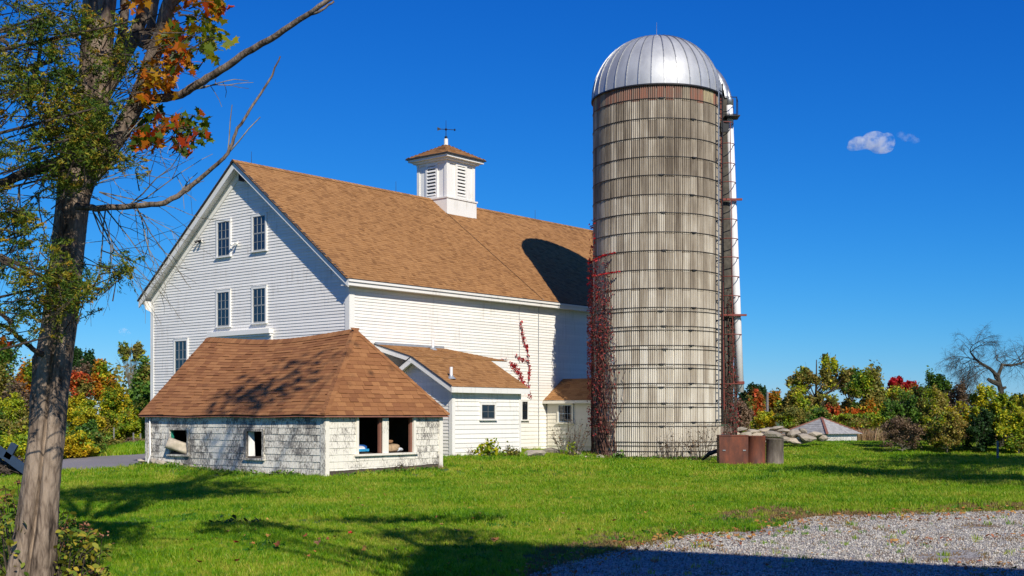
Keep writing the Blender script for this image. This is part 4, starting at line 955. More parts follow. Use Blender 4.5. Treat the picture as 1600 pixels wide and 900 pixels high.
def rbox(name, c, sx, sy, sz, rz, mat, label, cat, stripe=None, group=None):
    o_ = empty(name, SF.toW(c), SROT + rz, label, cat, group) if stripe else None
    m1 = MB(); n_ = 6
    me = stone_mesh(sx, sy, sz, int(1000 * (c[0] + sz)), 3); me.materials.clear(); me.materials.append(MATS[mat]); me.polygons.foreach_set('use_smooth', [True] * len(me.polygons))
    for v in me.vertices:
        v.co.x = sx * math.copysign(min(1, (abs(v.co.x) / sx) ** 0.6), v.co.x); v.co.y = sy * math.copysign(min(1, (abs(v.co.y) / sy) ** 0.6), v.co.y); v.co.z = sz * (1 + math.copysign((abs(v.co.z) / sz) ** 0.7, v.co.z))
    if stripe:
        b_ = bpy.data.objects.new('sack_body', me); link(b_, o_)
        s_ = MB(); s_.box(-sx * 0.8, sx * 0.8, -sy * 1.01, -sy * 0.9, sz * 0.5, sz * 1.1); s_.build('printed_band', stripe, o_)
        return o_
    b_ = bpy.data.objects.new(name, me); b_.location = SF.toW(c); b_.rotation_euler = (0, 0, SROT + rz); link(b_); return tag(b_, label, cat, group)
mb = MB(); mb.box(ops_l[0][0] - 0.1, ops_l[1][1] + 0.1, 0.12, 1.3, zo0 - 0.16, zo0 - 0.01); 
for k in (0, 1):
    for j in (0.2, 1.2): mb.box(ops_l[0][0] + k * (ops_l[1][1] - ops_l[0][0]) - 0.04, ops_l[0][0] + k * (ops_l[1][1] - ops_l[0][0]) + 0.04, j - 0.04, j + 0.04, 0.12 - zo0 * 0, zo0 - 0.16)
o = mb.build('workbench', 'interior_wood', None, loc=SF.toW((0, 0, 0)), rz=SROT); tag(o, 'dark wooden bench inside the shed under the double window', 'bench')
rbox('feed_sack', (bx - 0.12, 0.42, zo0), 0.34, 0.24, 0.11, 0.05, 'white_plastic', 'white plastic sack with cyan band behind the left half of double window', 'sack', 'cyan_plastic')
rbox('feed_sack', (bx + 0.12, 0.62, zo0), 0.34, 0.26, 0.12, 0.1, 'blue_plastic', 'dark blue plastic bag behind the white sack in shed window', 'bag')
rbox('feed_sack', (bx2 - 0.08, 0.40, zo0), 0.36, 0.22, 0.12, -0.1, 'burlap', 'grey brown burlap sack lying in right half of double window', 'sack')
rbox('feed_sack', (bx2 - 0.10, 0.44, zo0 + 0.235), 0.26, 0.18, 0.055, 0.3, 'brown_paper', 'orange brown paper bag on top of the burlap sack', 'bag')
rbox('feed_sack', (bx2 + 0.22, 0.30, zo0), 0.16, 0.12, 0.07, 0.2, 'white_plastic', 'small white bundle beside the burlap sack in shed window', 'bag')

# ================================================================== SILO
SD = 45.0; SCX = (1026 - 800) / F * SD; SR = 99 / F * SD; SZ0 = 0.0
RIM = EYE + (HOR - 131) * (SD - SR) / F - SZ0; APX = EYE + (HOR - 61) * SD / F - SZ0
silo = empty('silo', (SCX, SD, SZ0), 0.0, 'tall weathered concrete stave silo with domed metal roof beside the barn', 'silo')
NS = 48; da = 2 * pi / NS
hoop_px = [153, 184, 214, 244, 273, 303, 332, 362, 391, 421, 450, 480, 509.5, 539.5, 569, 599, 630, 660, 691]
hz_ = [EYE + (HOR - y) * (SD - SR) / F - SZ0 for y in hoop_px]
rows = [RIM] + hz_ + [0.25, -0.25]
rowh = 0.655
def stave_mesh(h):
    mb = MB(); nf = 4; pts = []
    for i in range(nf * 4 + 1):
        u = i / (nf * 4); ang = (u - 0.5) * da * 0.955
        ph = (u * nf) % 1.0
        r = SR - (0.034 if (i % 4 == 0 and 0 < i < nf * 4) else 0.0) - (0.07 if i in (0, nf * 4) else 0) + (0.007 if i % 4 == 2 else 0)
        pts.append((r * cos(ang), r * sin(ang)))
    m_ = len(pts)
    vs = [(x, y, 0.006) for x, y in pts] + [(x, y, h - 0.006) for x, y in pts] + [(x * 0.96, y * 0.96, 0.006) for x, y in (pts[0], pts[-1])] + [(x * 0.96, y * 0.96, h - 0.006) for x, y in (pts[0], pts[-1])]
    fs = [(i, i + 1, m_ + i + 1, m_ + i) for i in range(m_ - 1)] + [(2 * m_, 0, m_, 2 * m_ + 2), (m_ - 1, 2 * m_ + 1, 2 * m_ + 3, 2 * m_ - 1)]
    fs += [tuple([2 * m_ + 2] + list(range(m_, 2 * m_)) + [2 * m_ + 3]), tuple([2 * m_ + 1] + list(reversed(range(m_))) + [2 * m_])]
    mb.mesh(vs, fs); return mb
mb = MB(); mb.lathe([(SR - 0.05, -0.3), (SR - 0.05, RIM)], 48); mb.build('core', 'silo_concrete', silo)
stv = []
cam_a = atan2(-SD, -SCX)
levels = sorted(rows)
for c in range(NS):
    a = cam_a + (c + 0.5) * da
    for r_ in range(len(levels) - 1):
        z0, z1 = levels[r_], levels[r_ + 1]
        off = 0.07 if c % 2 else 0.0
        zz0 = z0 - (off if r_ > 0 else 0); zz1 = z1 - (off if r_ < len(levels) - 2 else 0)
        stv.append((cos(a - cam_a) * (zz1 - zz0), a, zz0, zz1, r_ == len(levels) - 2))
stv.sort(key=lambda q: -q[0])
base_st = stave_mesh(1.0).data('stave')
base_st.materials.append(MATS['silo_concrete']); top_st = base_st.copy(); top_st.materials.clear(); top_st.materials.append(MATS['silo_top_paint'])
rest = MB(); rest_top = MB()
proto = stave_mesh(1.0)
for k, (s_, a, z0, z1, top) in enumerate(stv):
    if k < 300 or (top and s_ > 0.0):
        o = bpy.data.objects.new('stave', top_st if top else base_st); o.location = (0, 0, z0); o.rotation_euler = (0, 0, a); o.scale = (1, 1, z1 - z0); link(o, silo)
    else:
        ca, sa = cos(a), sin(a)
        (rest_top if top else rest).mesh([(x * ca - y * sa, x * sa + y * ca, z0 + z * (z1 - z0)) for x, y, z in proto.v], proto.f, random.random())
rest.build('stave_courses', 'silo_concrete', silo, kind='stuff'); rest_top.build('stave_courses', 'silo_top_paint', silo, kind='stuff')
# hoops with lugs
def hoop(z, r=0.014, n=64):
    mb = MB(); mb.tube([(cos(2 * pi * i / n) * (SR + 0.012), sin(2 * pi * i / n) * (SR + 0.012), z) for i in range(n + 1)], r, 6, cap=False); return mb
allz = [(z, 0) for z in hz_] + [(z - 0.135, 1) for z in hz_[11:]] + [(0.35, 0), (0.15, 1)]
hm = hoop(0.0).data('hoop'); hm.materials.append(MATS['iron'])
lug = MB(); lug.box(-0.02, 0.03, -0.065, 0.065, -0.024, 0.024); lug.tube([(0.02, -0.11, 0.012), (0.02, 0.11, 0.012)], 0.013, 6); lm = lug.data('lug'); lm.materials.append(MATS['iron'])
for i, (z, k) in enumerate(allz):
    o = bpy.data.objects.new('hoop', hm); o.location = (0, 0, z); link(o, silo)
    pxl = [1035, 1078][(i + k) % 2] + random.uniform(-3, 3)
    for ex_ in (0, 1):
        q = (pxl - 1026) / 99.0; a = cam_a + math.asin(max(-1, min(1, q))) + (pi * 0.72 * ex_)
        l_ = bpy.data.objects.new('hoop_lug', lm); l_.location = (cos(a) * (SR + 0.015), sin(a) * (SR + 0.015), 0); l_.rotation_euler = (0, 0, a); link(l_, o)
# dome
dome = bpy.data.objects.new('dome', None); dome.location = (0, 0, RIM); link(dome, silo)
DH = APX - RIM; DR = SR + 0.04; NP = 32; dp = 2 * pi / NP
pm = MB(); nz = 14; npx = 4
prf = []
for j in range(nz + 1):
    t = j / nz * (pi / 2) * 0.985; prf.append((DR * cos(t) ** 0.92, DH * sin(t)))
pv = []
for j, (r, z) in enumerate(prf):
    for i in range(npx + 1):
        u = i / npx; ang = (u - 0.5) * dp; bul = 1 - 0.000 * sin(pi * u); pv.append((r * bul * cos(ang), r * bul * sin(ang), z))
pm.mesh(pv, [(j * (npx + 1) + i, j * (npx + 1) + i + 1, (j + 1) * (npx + 1) + i + 1, (j + 1) * (npx + 1) + i) for j in range(nz) for i in range(npx)])
pme = pm.data('dome_panel', True); pme.materials.append(MATS['dome_metal'])
rm = MB()
for j in range(nz):
    (r0, z0), (r1, z1) = prf[j], prf[j + 1]; ww = 0.014; h_ = 0.030
    dz_, dr_ = z1 - z0, r1 - r0; l_ = sqrt(dz_ ** 2 + dr_ ** 2); nr_, nz2 = dz_ / l_, -dr_ / l_
    rm.hexa([(r0, -ww, z0), (r0, ww, z0), (r1, ww, z1), (r1, -ww, z1), (r0 + nr_ * h_, -ww, z0 + nz2 * h_), (r0 + nr_ * h_, ww, z0 + nz2 * h_), (r1 + nr_ * h_, ww, z1 + nz2 * h_), (r1 + nr_ * h_, -ww, z1 + nz2 * h_)])
rme = rm.data('dome_seam'); rme.materials.append(MATS['galvanised'])
for k in range(NP):
    o = bpy.data.objects.new('dome_panel', pme); o.rotation_euler = (0, 0, (k + 0.5) * dp); link(o, dome)
    o = bpy.data.objects.new('dome_seam', rme); o.rotation_euler = (0, 0, k * dp); link(o, dome)
mb = MB(); mb.lathe([(DR - 0.02, -0.03), (DR + 0.035, -0.03), (DR + 0.035, 0.02), (DR - 0.02, 0.02)], 64); mb.build('rim_band', 'iron', dome)
mb = MB(); mb.lathe([(0.34, DH - 0.03), (0.32, DH + 0.05), (0.10, DH + 0.09), (0, DH + 0.09)], 24); mb.tube([(0, 0, DH + 0.05), (0, 0, DH + 0.62)], [0.012, 0.006], 6); mb.build('finial', 'galvanised', dome)
# hatch outline on the dome, hood, chute, ladder, cage and pipe on the right-hand side
def sp(px, py, Y): p = at(px, py, Y); return Vector((p.x - SCX, p.y - SD, p.z - SZ0))
mb = MB(); mb.tube([sp(1104, 98, SD - 1.35), sp(1112, 98.5, SD - 1.25), sp(1119, 107, SD - 1.05), sp(1121.5, 128, SD - 0.95)], 0.02, 6); mb.build('hatch_edge', 'iron', dome)
chx, chy = 2.59, -0.08
mb = MB(); mb.lathe([(0.36, 1.3), (0.36, RIM + 0.02)], 20, -pi * 0.62, pi * 0.62, (chx - 0.12, chy)); mb.build('chute', 'dark_chute', silo, smooth=True)
mb = MB()
for j in range(9):
    t = j / 8; pass
hp = []
for j in range(11):
    t = j / 10 * pi / 2; hp.append((2.72 * cos(t) ** 0.9 , 1.35 * sin(t)))
nh = 12; vv = []
for j in range(9):
    t = j / 8; x_c = 2.57 - 1.0 * t ** 1.6; z_c = RIM + 1.25 * sin(t * pi / 2); rr = 0.42 - 0.10 * t
    for i in range(nh + 1):
        q = -pi / 2 + pi * i / nh; vv.append((x_c - 0.12 + rr * 0.75 * cos(q), chy + rr * sin(q), z_c + 0.10 * cos(q) * t))
mb.mesh(vv, [(j * (nh + 1) + i, j * (nh + 1) + i + 1, (j + 1) * (nh + 1) + i + 1, (j + 1) * (nh + 1) + i) for j in range(8) for i in range(nh)]); mb.build('chute_hood', 'galvanised', silo, smooth=True)
lad = bpy.data.objects.new('ladder', None); link(lad, silo)
la = cam_a + math.asin((1116.5 - 1026) / 99.0); lr = SR + 0.16
for s in (-1, 1):
    a = la + s * 0.075; mb = MB(); mb.tube([(cos(a) * lr, sin(a) * lr, 1.4), (cos(a) * lr, sin(a) * lr, RIM + 0.35)], 0.022, 6); mb.build('rail', 'galvanised' if s < 0 else 'iron', lad)
rg = MB(); a0_, a1_ = la - 0.075, la + 0.075; rg.tube([(cos(a0_) * lr, sin(a0_) * lr, 0), (cos(a1_) * lr, sin(a1_) * lr, 0)], 0.016, 6); rgm = rg.data('rung'); rgm.materials.append(MATS['iron'])
z = 1.6
while z < RIM + 0.2:
    o = bpy.data.objects.new('rung', rgm); o.location = (0, 0, z); link(o, lad); z += 0.325
br = MB(); br.tube([(cos(la) * SR, sin(la) * SR, 0), (cos(la) * (lr + 0.02), sin(la) * (lr + 0.02), 0.03)], 0.018, 5); br.box(cos(la) * SR - 0.03, cos(la) * SR + 0.03, sin(la) * SR - 0.03, sin(la) * SR + 0.03, -0.03, 0.03); brm = br.data('bracket'); brm.materials.append(MATS['iron'])
for i in range(1, 17):
    o = bpy.data.objects.new('bracket', brm); o.location = (0, 0, i * 0.72); link(o, lad)
mb = MB(); mb.tube([sp(1126, 150, SD - 0.72), sp(1131.5, 640, SD - 0.72)], 0.024, 6); mb.build('standpipe', 'red_rust_iron', lad)
mb = MB(); mb.tube([sp(1141, 190, SD - 0.95), sp(1146, 600, SD - 0.95)], 0.014, 6); mb.build('cage_strap', 'red_rust_iron', lad)
pipe_t, pipe_b = sp(1139, 166, SD - 0.35), sp(1156.3, 613, SD - 0.35)
for py in (193, 226, 257, 286, 315, 344, 374, 403, 433, 463, 494, 523, 600):
    t = (py - 166) / (613 - 166); c = pipe_t.lerp(pipe_b, t); mb = MB()
    x0 = sp(1126, py, SD - 0.7).x; x1 = c.x + 0.02
    cx_, rx_ = (x0 + x1) / 2, (x1 - x0) / 2 + 0.06; zc = sp(1130, py, SD - 0.7).z
    mb.tube([(cx_ + rx_ * cos(q), -0.62 + 0.36 * sin(q), zc) for q in np.linspace(0, 2 * pi, 21)], 0.017, 5, cap=False); mb.build('cage_hoop', 'red_rust_iron', lad)
mb = MB(); mb.tube([pipe_t + Vector((-0.28, 0.1, 0.75)), pipe_t + Vector((-0.10, 0.05, 0.62)), pipe_t + Vector((0.0, 0, 0.28)), pipe_t], [0.10, 0.11, 0.12, 0.13], 14); mb.build('pipe_elbow', 'galvanised', silo, smooth=True)
mb = MB(); mb.tube([pipe_t + Vector((0, 0, 0.12)), pipe_t, pipe_t.lerp(pipe_b, 0.3), pipe_t.lerp(pipe_b, 0.65), pipe_b], [0.09, 0.135, 0.14, 0.145, 0.145], 20); fp = mb.build('fill_pipe', 'white_pipe_paint', silo, smooth=True)
mb = MB(); q0, q1 = pipe_t.lerp(pipe_b, 0.962), pipe_t.lerp(pipe_b, 0.972); mb.tube([q0, q1], 0.175, 18); mb.build('pipe_band', 'red_rust_iron', fp)
for t in (0.33, 0.732):
    q0 = pipe_t.lerp(pipe_b, t); mb = MB(); mb.box(q0.x - 0.75, q0.x + 0.30, q0.y - 0.30, q0.y - 0.20, q0.z - 0.035, q0.z + 0.035); mb.build('pipe_brace', 'red_rust_iron', silo)
mb = MB()                                            # small top work platform
zp = RIM - 0.72
for dz_ in (0, 0.62):
    mb.tube([(2.17, -1.0, zp + dz_), (2.79, -0.95, zp + dz_), (2.95, -0.3, zp + dz_)], 0.016, 6)
for x_, y_ in ((2.17, -1.0), (2.79, -0.95), (2.95, -0.3)): mb.tube([(x_, y_, zp - 0.03), (x_, y_, zp + 0.64)], 0.014, 6)
mb.box(2.37, 2.92, -0.95, -0.3, zp - 0.05, zp - 0.02); mb.build('platform', 'iron', silo)
mb = MB(); mb.box(2.23, 2.51, -0.93, -0.80, RIM - 1.35, RIM - 0.95); mb.build('bucket', 'dark_edge', silo)

# ================================================================== SMALL YARD THINGS
def drum(name, px, pyb, Y, r, h, mat, label, cat, ribs=True):
    Y = Y * KD; p = at(px, 0, Y); z0 = gz(p.x, Y); o = empty(name, (p.x, Y, z0), 0, label, cat)
    mb = MB(); pr = [(0, 0.0), (r, 0.0), (r + 0.012, 0.015), (r, 0.03)]
    for k in (0.33, 0.66):
        if ribs: pr += [(r, h * k - 0.02), (r + 0.012, h * k), (r, h * k + 0.02)]
    pr += [(r, h - 0.03), (r + 0.014, h - 0.012), (r + 0.002, h), (r - 0.02, h), (r - 0.02, h - 0.03), (0, h - 0.03)]
    mb.lathe(pr, 32); mb.build('drum_body', mat, o, smooth=True)
    mb = MB(); mb.lathe([(0.0, h - 0.028), (0.035, h - 0.026), (0.035, h - 0.006), (0, h - 0.005)], 10, c=(r * 0.6, 0)); mb.build('bung', 'iron', o)
    return o
drum('rusty_drum', 1181, 0, 45.2, 0.30, 0.96, 'rust_steel', 'orange rusty steel drum between the brown bin and grey drum', 'drum', False)
drum('grey_drum', 1210.5, 0, 45.3, 0.275, 0.86, 'grey_drum_steel', 'dark grey metal drum standing on grass beside rusty drum', 'drum', False)
p = at(1124, 0, 44.9 * KD); q = at(1169, 0, 44.9 * KD); z0 = gz(p.x, 44.9 * KD)
bn = empty('steel_bin', (p.x, 44.9 * KD, z0), radians(-2), 'flat sided rusty brown steel bin leaning near the silo base', 'bin')
wb_ = q.x - p.x
mb = MB(); mb.box(0, wb_, 0, 0.62, 0, 0.95); mb.build('bin_body', 'rust_steel', bn)
mb = MB(); mb.box(-0.012, wb_ + 0.012, -0.014, 0.634, 0.951, 0.985); mb.build('bin_lid', 'rust_steel', bn)
for u in (0.10, wb_ - 0.17):
    mb = MB(); mb.box(u, u + 0.09, -0.02, -0.001, 0.49, 0.525); mb.build('latch', 'galvanised', bn)
mb = MB(); mb.tube([at(1098, 718, 39.3), at(1108, 709, 39.1), at(1120, 704.5, 39.0), at(1132, 702, 38.9)], [0.04, 0.07, 0.07, 0.05], 8); o = mb.build('drain_hose', 'dark_edge', None, smooth=True); tag(o, 'black corrugated hose lying by the silo base', 'hose')
# stone wall and boulders
sw = empty('stone_wall', (9.5, 49.5, gz(9.5, 49.5)), 0, 'dry stone wall of pale fieldstones behind the drums', 'stone wall')
WS = [(1158, 671, 17, 7), (1176, 674, 20, 7), (1196, 672, 24, 7), (1222, 673, 26, 6), (1165, 680, 20, 10), (1186, 682, 22, 10), (1210, 680, 30, 13), (1238, 677, 26, 13), (1160, 690, 22, 10), (1184, 692, 24, 10), (1206, 691, 20, 9),
      (1230, 686, 32, 12), (1262, 685, 30, 13), (1245, 690, 26, 9), (1283, 684, 18, 12), (1214, 669, 22, 5), (1148, 676, 16, 11), (1150, 689, 16, 11), (1272, 679, 24, 8), (1254, 674, 20, 8)]
for i, (px, py, w_, h_) in enumerate(WS):
    Y = (58.0 + (i % 3) * 0.25 + (675 - py) * 0.03) * KD; c = at(px, py, Y); k = Y / F
    o = bpy.data.objects.new('stone', stone_mesh(w_ * k * 0.70, w_ * k * 0.55, h_ * k * 0.66, 300 + i)); o.location = c - Vector((9.5, 49.5, gz(9.5, 49.5))); o.rotation_euler = (0.05 * ((i % 5) - 2), 0.04 * ((i % 7) - 3), 0.3 * (i % 4)); link(o, sw)
for i, (px, py, Y, sx, sy, sz, lb) in enumerate(((830, 716, 39.6, 0.56, 0.40, 0.22, 'broad tan boulder in the grass before the barn wall corner'), (862, 707, 44.2, 0.40, 0.3, 0.20, 'rounded stone heaped below the feed room wall'), (896, 706, 44.2, 0.30, 0.25, 0.16, 'smaller pale stone under the feed room window'), (919, 714, 42.3, 0.2, 0.16, 0.1, 'small stone at the foot of the red vine'), (938, 711, 43.0, 0.16, 0.12, 0.13, 'upright little stone between vine stems and silo'))):
    c = at(px, py, Y); o = stone('boulder', None, (c.x, Y, gz(c.x, Y) + sz * 0.45), sx, sy, sz, 700 + i); tag(o, lb, 'boulder')
# hut with a low grey hipped roof beyond the crest
HY = 70.0 * KD; hc = at(1284, 676, HY); HF = Frame((hc.x, HY, 0), radians(38))
hut = empty('pump_house', (hc.x, HY, -0.9), radians(38), 'small white block hut with low grey hipped board roof', 'hut')
hh_ = 1.38; zE = EYE + (HOR - 677.5) * HY / F + 0.9; zA = EYE + (HOR - 653) * HY / F + 0.9
mb = MB(); mb.box(-hh_ + 0.2, hh_ - 0.2, -hh_ + 0.2, hh_ - 0.2, 0, zE - 0.02); hwal = mb.build('wall', 'white_trim', hut)
for r_ in range(3):
    for i in range(5):
        m1 = MB(); l_ = 2 * (hh_ - 0.2) / 5; u = -hh_ + 0.2 + i * l_
        wbox(m1, 'l', u + 0.008, u + l_ - 0.008, hh_ - 0.2, hh_ - 0.40, zE - 0.75 + r_ * 0.2, zE - 0.75 + r_ * 0.2 + 0.188); m1.build('block', 'white_trim', hwal)
mb = MB(); nb_ = 9
for q in range(4):
    ca, sa = cos(q * pi / 2), sin(q * pi / 2)
    for i in range(nb_):
        t0, t1 = i / nb_, (i + 1) / nb_; a0, a1 = hh_ * (1 - t0), hh_ * (1 - t1); z0, z1 = zE + (zA - zE) * t0, zE + (zA - zE) * t1
        P_ = [(-a0, -a0, z0), (a0, -a0, z0), (a0, -a0, z0 + 0.03), (-a0, -a0, z0 + 0.03), (a1, -a1, z1 + 0.005), (-a1, -a1, z1 + 0.005)]
        P_ = [(ca * x - sa * y, sa * x + ca * y, z) for x, y, z in P_]
        m1 = MB(); m1.mesh(P_, [(0, 1, 2, 3), (3, 2, 4, 5)], random.random()); m1.build('roof_board', 'hut_board', hut)
for q in range(4):
    ca, sa = cos(q * pi / 2 + pi / 4), sin(q * pi / 2 + pi / 4); rr = hh_ * 1.43; m1 = MB()
    m1.hexa([(ca * rr - sa * .06, sa * rr + ca * .06, zE + .02), (ca * rr + sa * .06, sa * rr - ca * .06, zE + .02), (sa * .05, -ca * .05, zA - .02), (-sa * .05, ca * .05, zA - .02), (ca * rr - sa * .06, sa * rr + ca * .06, zE + .06), (ca * rr + sa * .06, sa * rr - ca * .06, zE + .06), (sa * .05, -ca * .05, zA + .05), (-sa * .05, ca * .05, zA + .05)]); m1.build('hip_board', 'red_brown_wood', hut)
# timbers at the left edge, their shade put into a navy base colour
tb = empty('timber_pile', (-13.0, 31.0, gz(-13, 31.0)), 0, 'crossed timbers coloured navy for shade over dark brush behind the big trunk', 'timbers')
def lt(px, py): return at(px, py, 31.0) - Vector((-13.0, 31.0, gz(-13, 31.0)))
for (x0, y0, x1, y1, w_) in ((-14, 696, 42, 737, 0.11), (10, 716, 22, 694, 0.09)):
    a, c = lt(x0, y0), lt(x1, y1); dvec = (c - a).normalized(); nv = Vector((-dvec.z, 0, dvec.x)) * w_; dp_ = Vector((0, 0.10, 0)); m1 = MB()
    m1.hexa([a - nv, c - nv, c - nv + dp_, a - nv + dp_, a + nv, c + nv, c + nv + dp_, a + nv + dp_]); m1.build('timber', 'timber_shade_navy', tb)
mb = MB()
for i in range(60):
    c = lt(random.uniform(-25, 20), random.uniform(722, 742)); dv = Vector((random.uniform(-.5, .5), random.uniform(-.3, .3), random.uniform(-.15, .2))); mb.tube([c - dv + Vector((0, .3, 0)), c + dv + Vector((0, .3, 0))], 0.03, 5)
mb.build('brushwood', 'dark_bark', tb)
# fence posts in the meadow at the left, one thin stake at the right
for i, (px, pyt, pyb, Y) in enumerate(((178, 668, 684, 56), (208.5, 676, 694, 52), (219.5, 677, 693, 52.5))):
    Y = Y * KD; a, c = at(px, pyb, Y), at(px, pyt, Y); mb = MB(); mb.tube([Vector((a.x, Y, gz(a.x, Y) - 0.1)), c], [0.035, 0.03], 6); o = mb.build('fence_post', 'grey_wood'); tag(o, 'thin grey fence post in the meadow left of the peeling shed', 'post', 'meadow fence posts')
a, c = at(1559, 705, 42.3), at(1558.5, 689, 42.3); mb = MB(); mb.tube([Vector((a.x, 42.3, gz(a.x, 42.3) - 0.1)), c], [0.04, 0.035], 6); o = mb.build('stake', 'grey_wood'); tag(o, 'single pale wooden stake before the tangled thicket', 'post')
mb = MB(); mb.tube([at(1577, 663.5, 51), at(1612, 655, 51)], 0.05, 6); o = mb.build('fence_rail', 'white_trim'); tag(o, 'pale wooden rail showing beside the thicket under bare tree', 'rail')
mb = MB(); mb.tube([Vector((at(1199, 0, 101).x, 101, -0.75)), at(1199, 612, 101)], [0.12, 0.10], 8); o = mb.build('utility_pole', 'grey_wood'); tag(o, 'slim grey pole among the orange maples beyond the field', 'pole')
# ================================================================== VEGETATION
def crown_points(crowns, nl, clumps, spread, fill=2.2):
    vol = np.array([c[3] * c[4] * c[5] for c in crowns]) ** 0.75; vol /= vol.sum()
    C = []; Sg = []
    for c, v in zip(crowns, vol):
        k = max(5, int(clumps * v))
        u = rng.normal(size=(k, 3)); u /= np.linalg.norm(u, axis=1)[:, None]
        r = rng.random(k) ** (1 / fill); u[:, 2] = np.where(u[:, 2] < -0.55, -u[:, 2], u[:, 2])
        C.append(np.array(c[:3]) + u * r[:, None] * np.array(c[3:6])); Sg.append(np.full((k, 3), 1.0) * np.array(c[3:6]) * spread)
    C = np.concatenate(C); Sg = np.concatenate(Sg)
    wgt = rng.uniform(0.35, 1.6, len(C)); wgt /= wgt.sum()
    idx = rng.choice(len(C), nl, p=wgt)
    return C, C[idx] + rng.normal(size=(nl, 3)) * Sg[idx], ((idx * 0.6180339) % 1.0)
def tree(name, label, cat, x, Y, crowns, nl, size, mat, tr=0.15, bark='dark_bark', group=None, limbs=10, clumps=130, spread=0.24, fill=2.2, shape=DIAM, lean=0.0, up=0.3, tonew=0.45):
    z0 = gz(x, Y); root = empty(name, (x, Y, z0), 0, label, cat, group)
    C, P, ct = crown_points(crowns, nl, clumps, spread, fill)
    P = P[P[:, 2] > 0.05]; ct = ct[:len(P)]
    top = max(c[2] + c[5] * 0.55 for c in crowns); cx = np.mean([c[0] for c in crowns]); cy_ = np.mean([c[1] for c in crowns])
    mb = MB(); hb_ = min(c[2] - c[5] for c in crowns)
    path = []
    for i in range(7):
        t = i / 6; path.append(Vector((cx * t ** 1.3 + lean * sin(pi * t) + 0.06 * top * 0.2 * sin(3.1 * t + x), cy_ * t ** 1.3, -0.15 + (top + 0.15) * t)))
    mb.tube(path, [tr * (1.25 - 0.35 * min(1, i * 1.0)) * (1 - 0.13 * i) for i in range(7)], 8)
    order = rng.permutation(len(C))[:limbs]
    for k in order:
        e = Vector(C[k]); t = min(0.85, max(0.18, (e.z / max(top, .1)) * 0.62)); j = t * 6; i = int(j); s = path[i].lerp(path[min(i + 1, 6)], j - i)
        m_ = s.lerp(e, 0.5) + Vector((0, 0, -0.06 * (e - s).length)); r0 = tr * 0.42 * (1 - 0.5 * t)
        mb.tube([s, m_, e], [r0, r0 * 0.6, r0 * 0.18], 5)
        for _ in range(2):
            e2 = e + Vector(rng.normal(size=3)) * min((e - s).length * 0.22, 0.45); mb.tube([m_, m_.lerp(e2, 0.6) + Vector((0, 0, .02)), e2], [r0 * 0.4, r0 * 0.25, r0 * 0.08], 4)
    mb.build('trunk', bark, root)
    tn_ = np.clip(ct * tonew + rng.random(len(P)) * (1 - tonew), 0, 0.999)
    mate = {'leaf_orange': 'leaf_yellow_green', 'leaf_red_orange': 'leaf_olive', 'leaf_yellow': 'leaf_yellow_green', 'leaf_yellow_green': 'leaf_olive', 'leaf_olive': 'leaf_yellow_green', 'leaf_green': 'leaf_olive', 'leaf_red': 'leaf_orange'}.get(mat)
    if mate and len(P) > 1500:                      # patches of the crown have turned less, or more
        w_ = np.sin(P[:, 0] * 2.1 / max(crowns[0][3], .5) + x) + np.sin(P[:, 2] * 2.4 / max(crowns[0][5], .5) + 2 * x) + 0.7 * rng.normal(size=len(P)); m2 = w_ > (0.75 if mat != 'leaf_red' else 1.4)
        leaves('turning_crown', P[m2], size, mate, root, shape, up, tones=tn_[m2]); P, tn_ = P[~m2], tn_[~m2]
    leaves('crown', P, size, mat, root, shape, up, tones=tn_)
    return root
def box_crown(x0, x1, y0, y1, Y, depth=0.8):
    a, c = at(x0, y0, Y), at(x1, y1, Y); return ((a.x + c.x) / 2, Y, (a.z + c.z) / 2, (c.x - a.x) / 2, (c.x - a.x) / 2 * depth, (a.z - c.z) / 2)
def ptree(name, label, boxes, Y, mat, nl=2600, size=0.2, cat='tree', tr=None, **k):
    Y = Y * KD; cs = []
    for b_ in boxes:
        c = box_crown(*b_, Y); cs.append((c[0], c[1], c[2] - c[5] * 0.1, c[3] * 0.66, c[4] * 0.66, c[5] * 0.72))
        for q_ in range(6):
            an = q_ * 1.047 + rng.uniform(-.4, .4); f_ = rng.uniform(.34, .52)
            cs.append((c[0] + c[3] * (1 - f_) * cos(an) * rng.uniform(.8, 1.12), c[1] + c[4] * rng.uniform(-.5, .5), c[2] + c[5] * (1 - f_) * sin(an) * rng.uniform(.8, 1.1), c[3] * f_, c[4] * f_, c[5] * f_))
    x = float(np.mean([c[0] for c in cs]))
    z0 = gz(x, Y); rel = [(c[0] - x, c[1] - Y, c[2] - z0, c[3] * 0.92, max(c[4], 0.6) * 0.92, c[5] * 0.92) for c in cs]
    hgt = max(c[2] + c[5] for c in rel); nl = int(nl * 2.3); size = size * 0.62
    return tree(name, label, cat, x, Y, rel, nl, size, mat, tr or 0.022 * hgt + 0.03, **k)
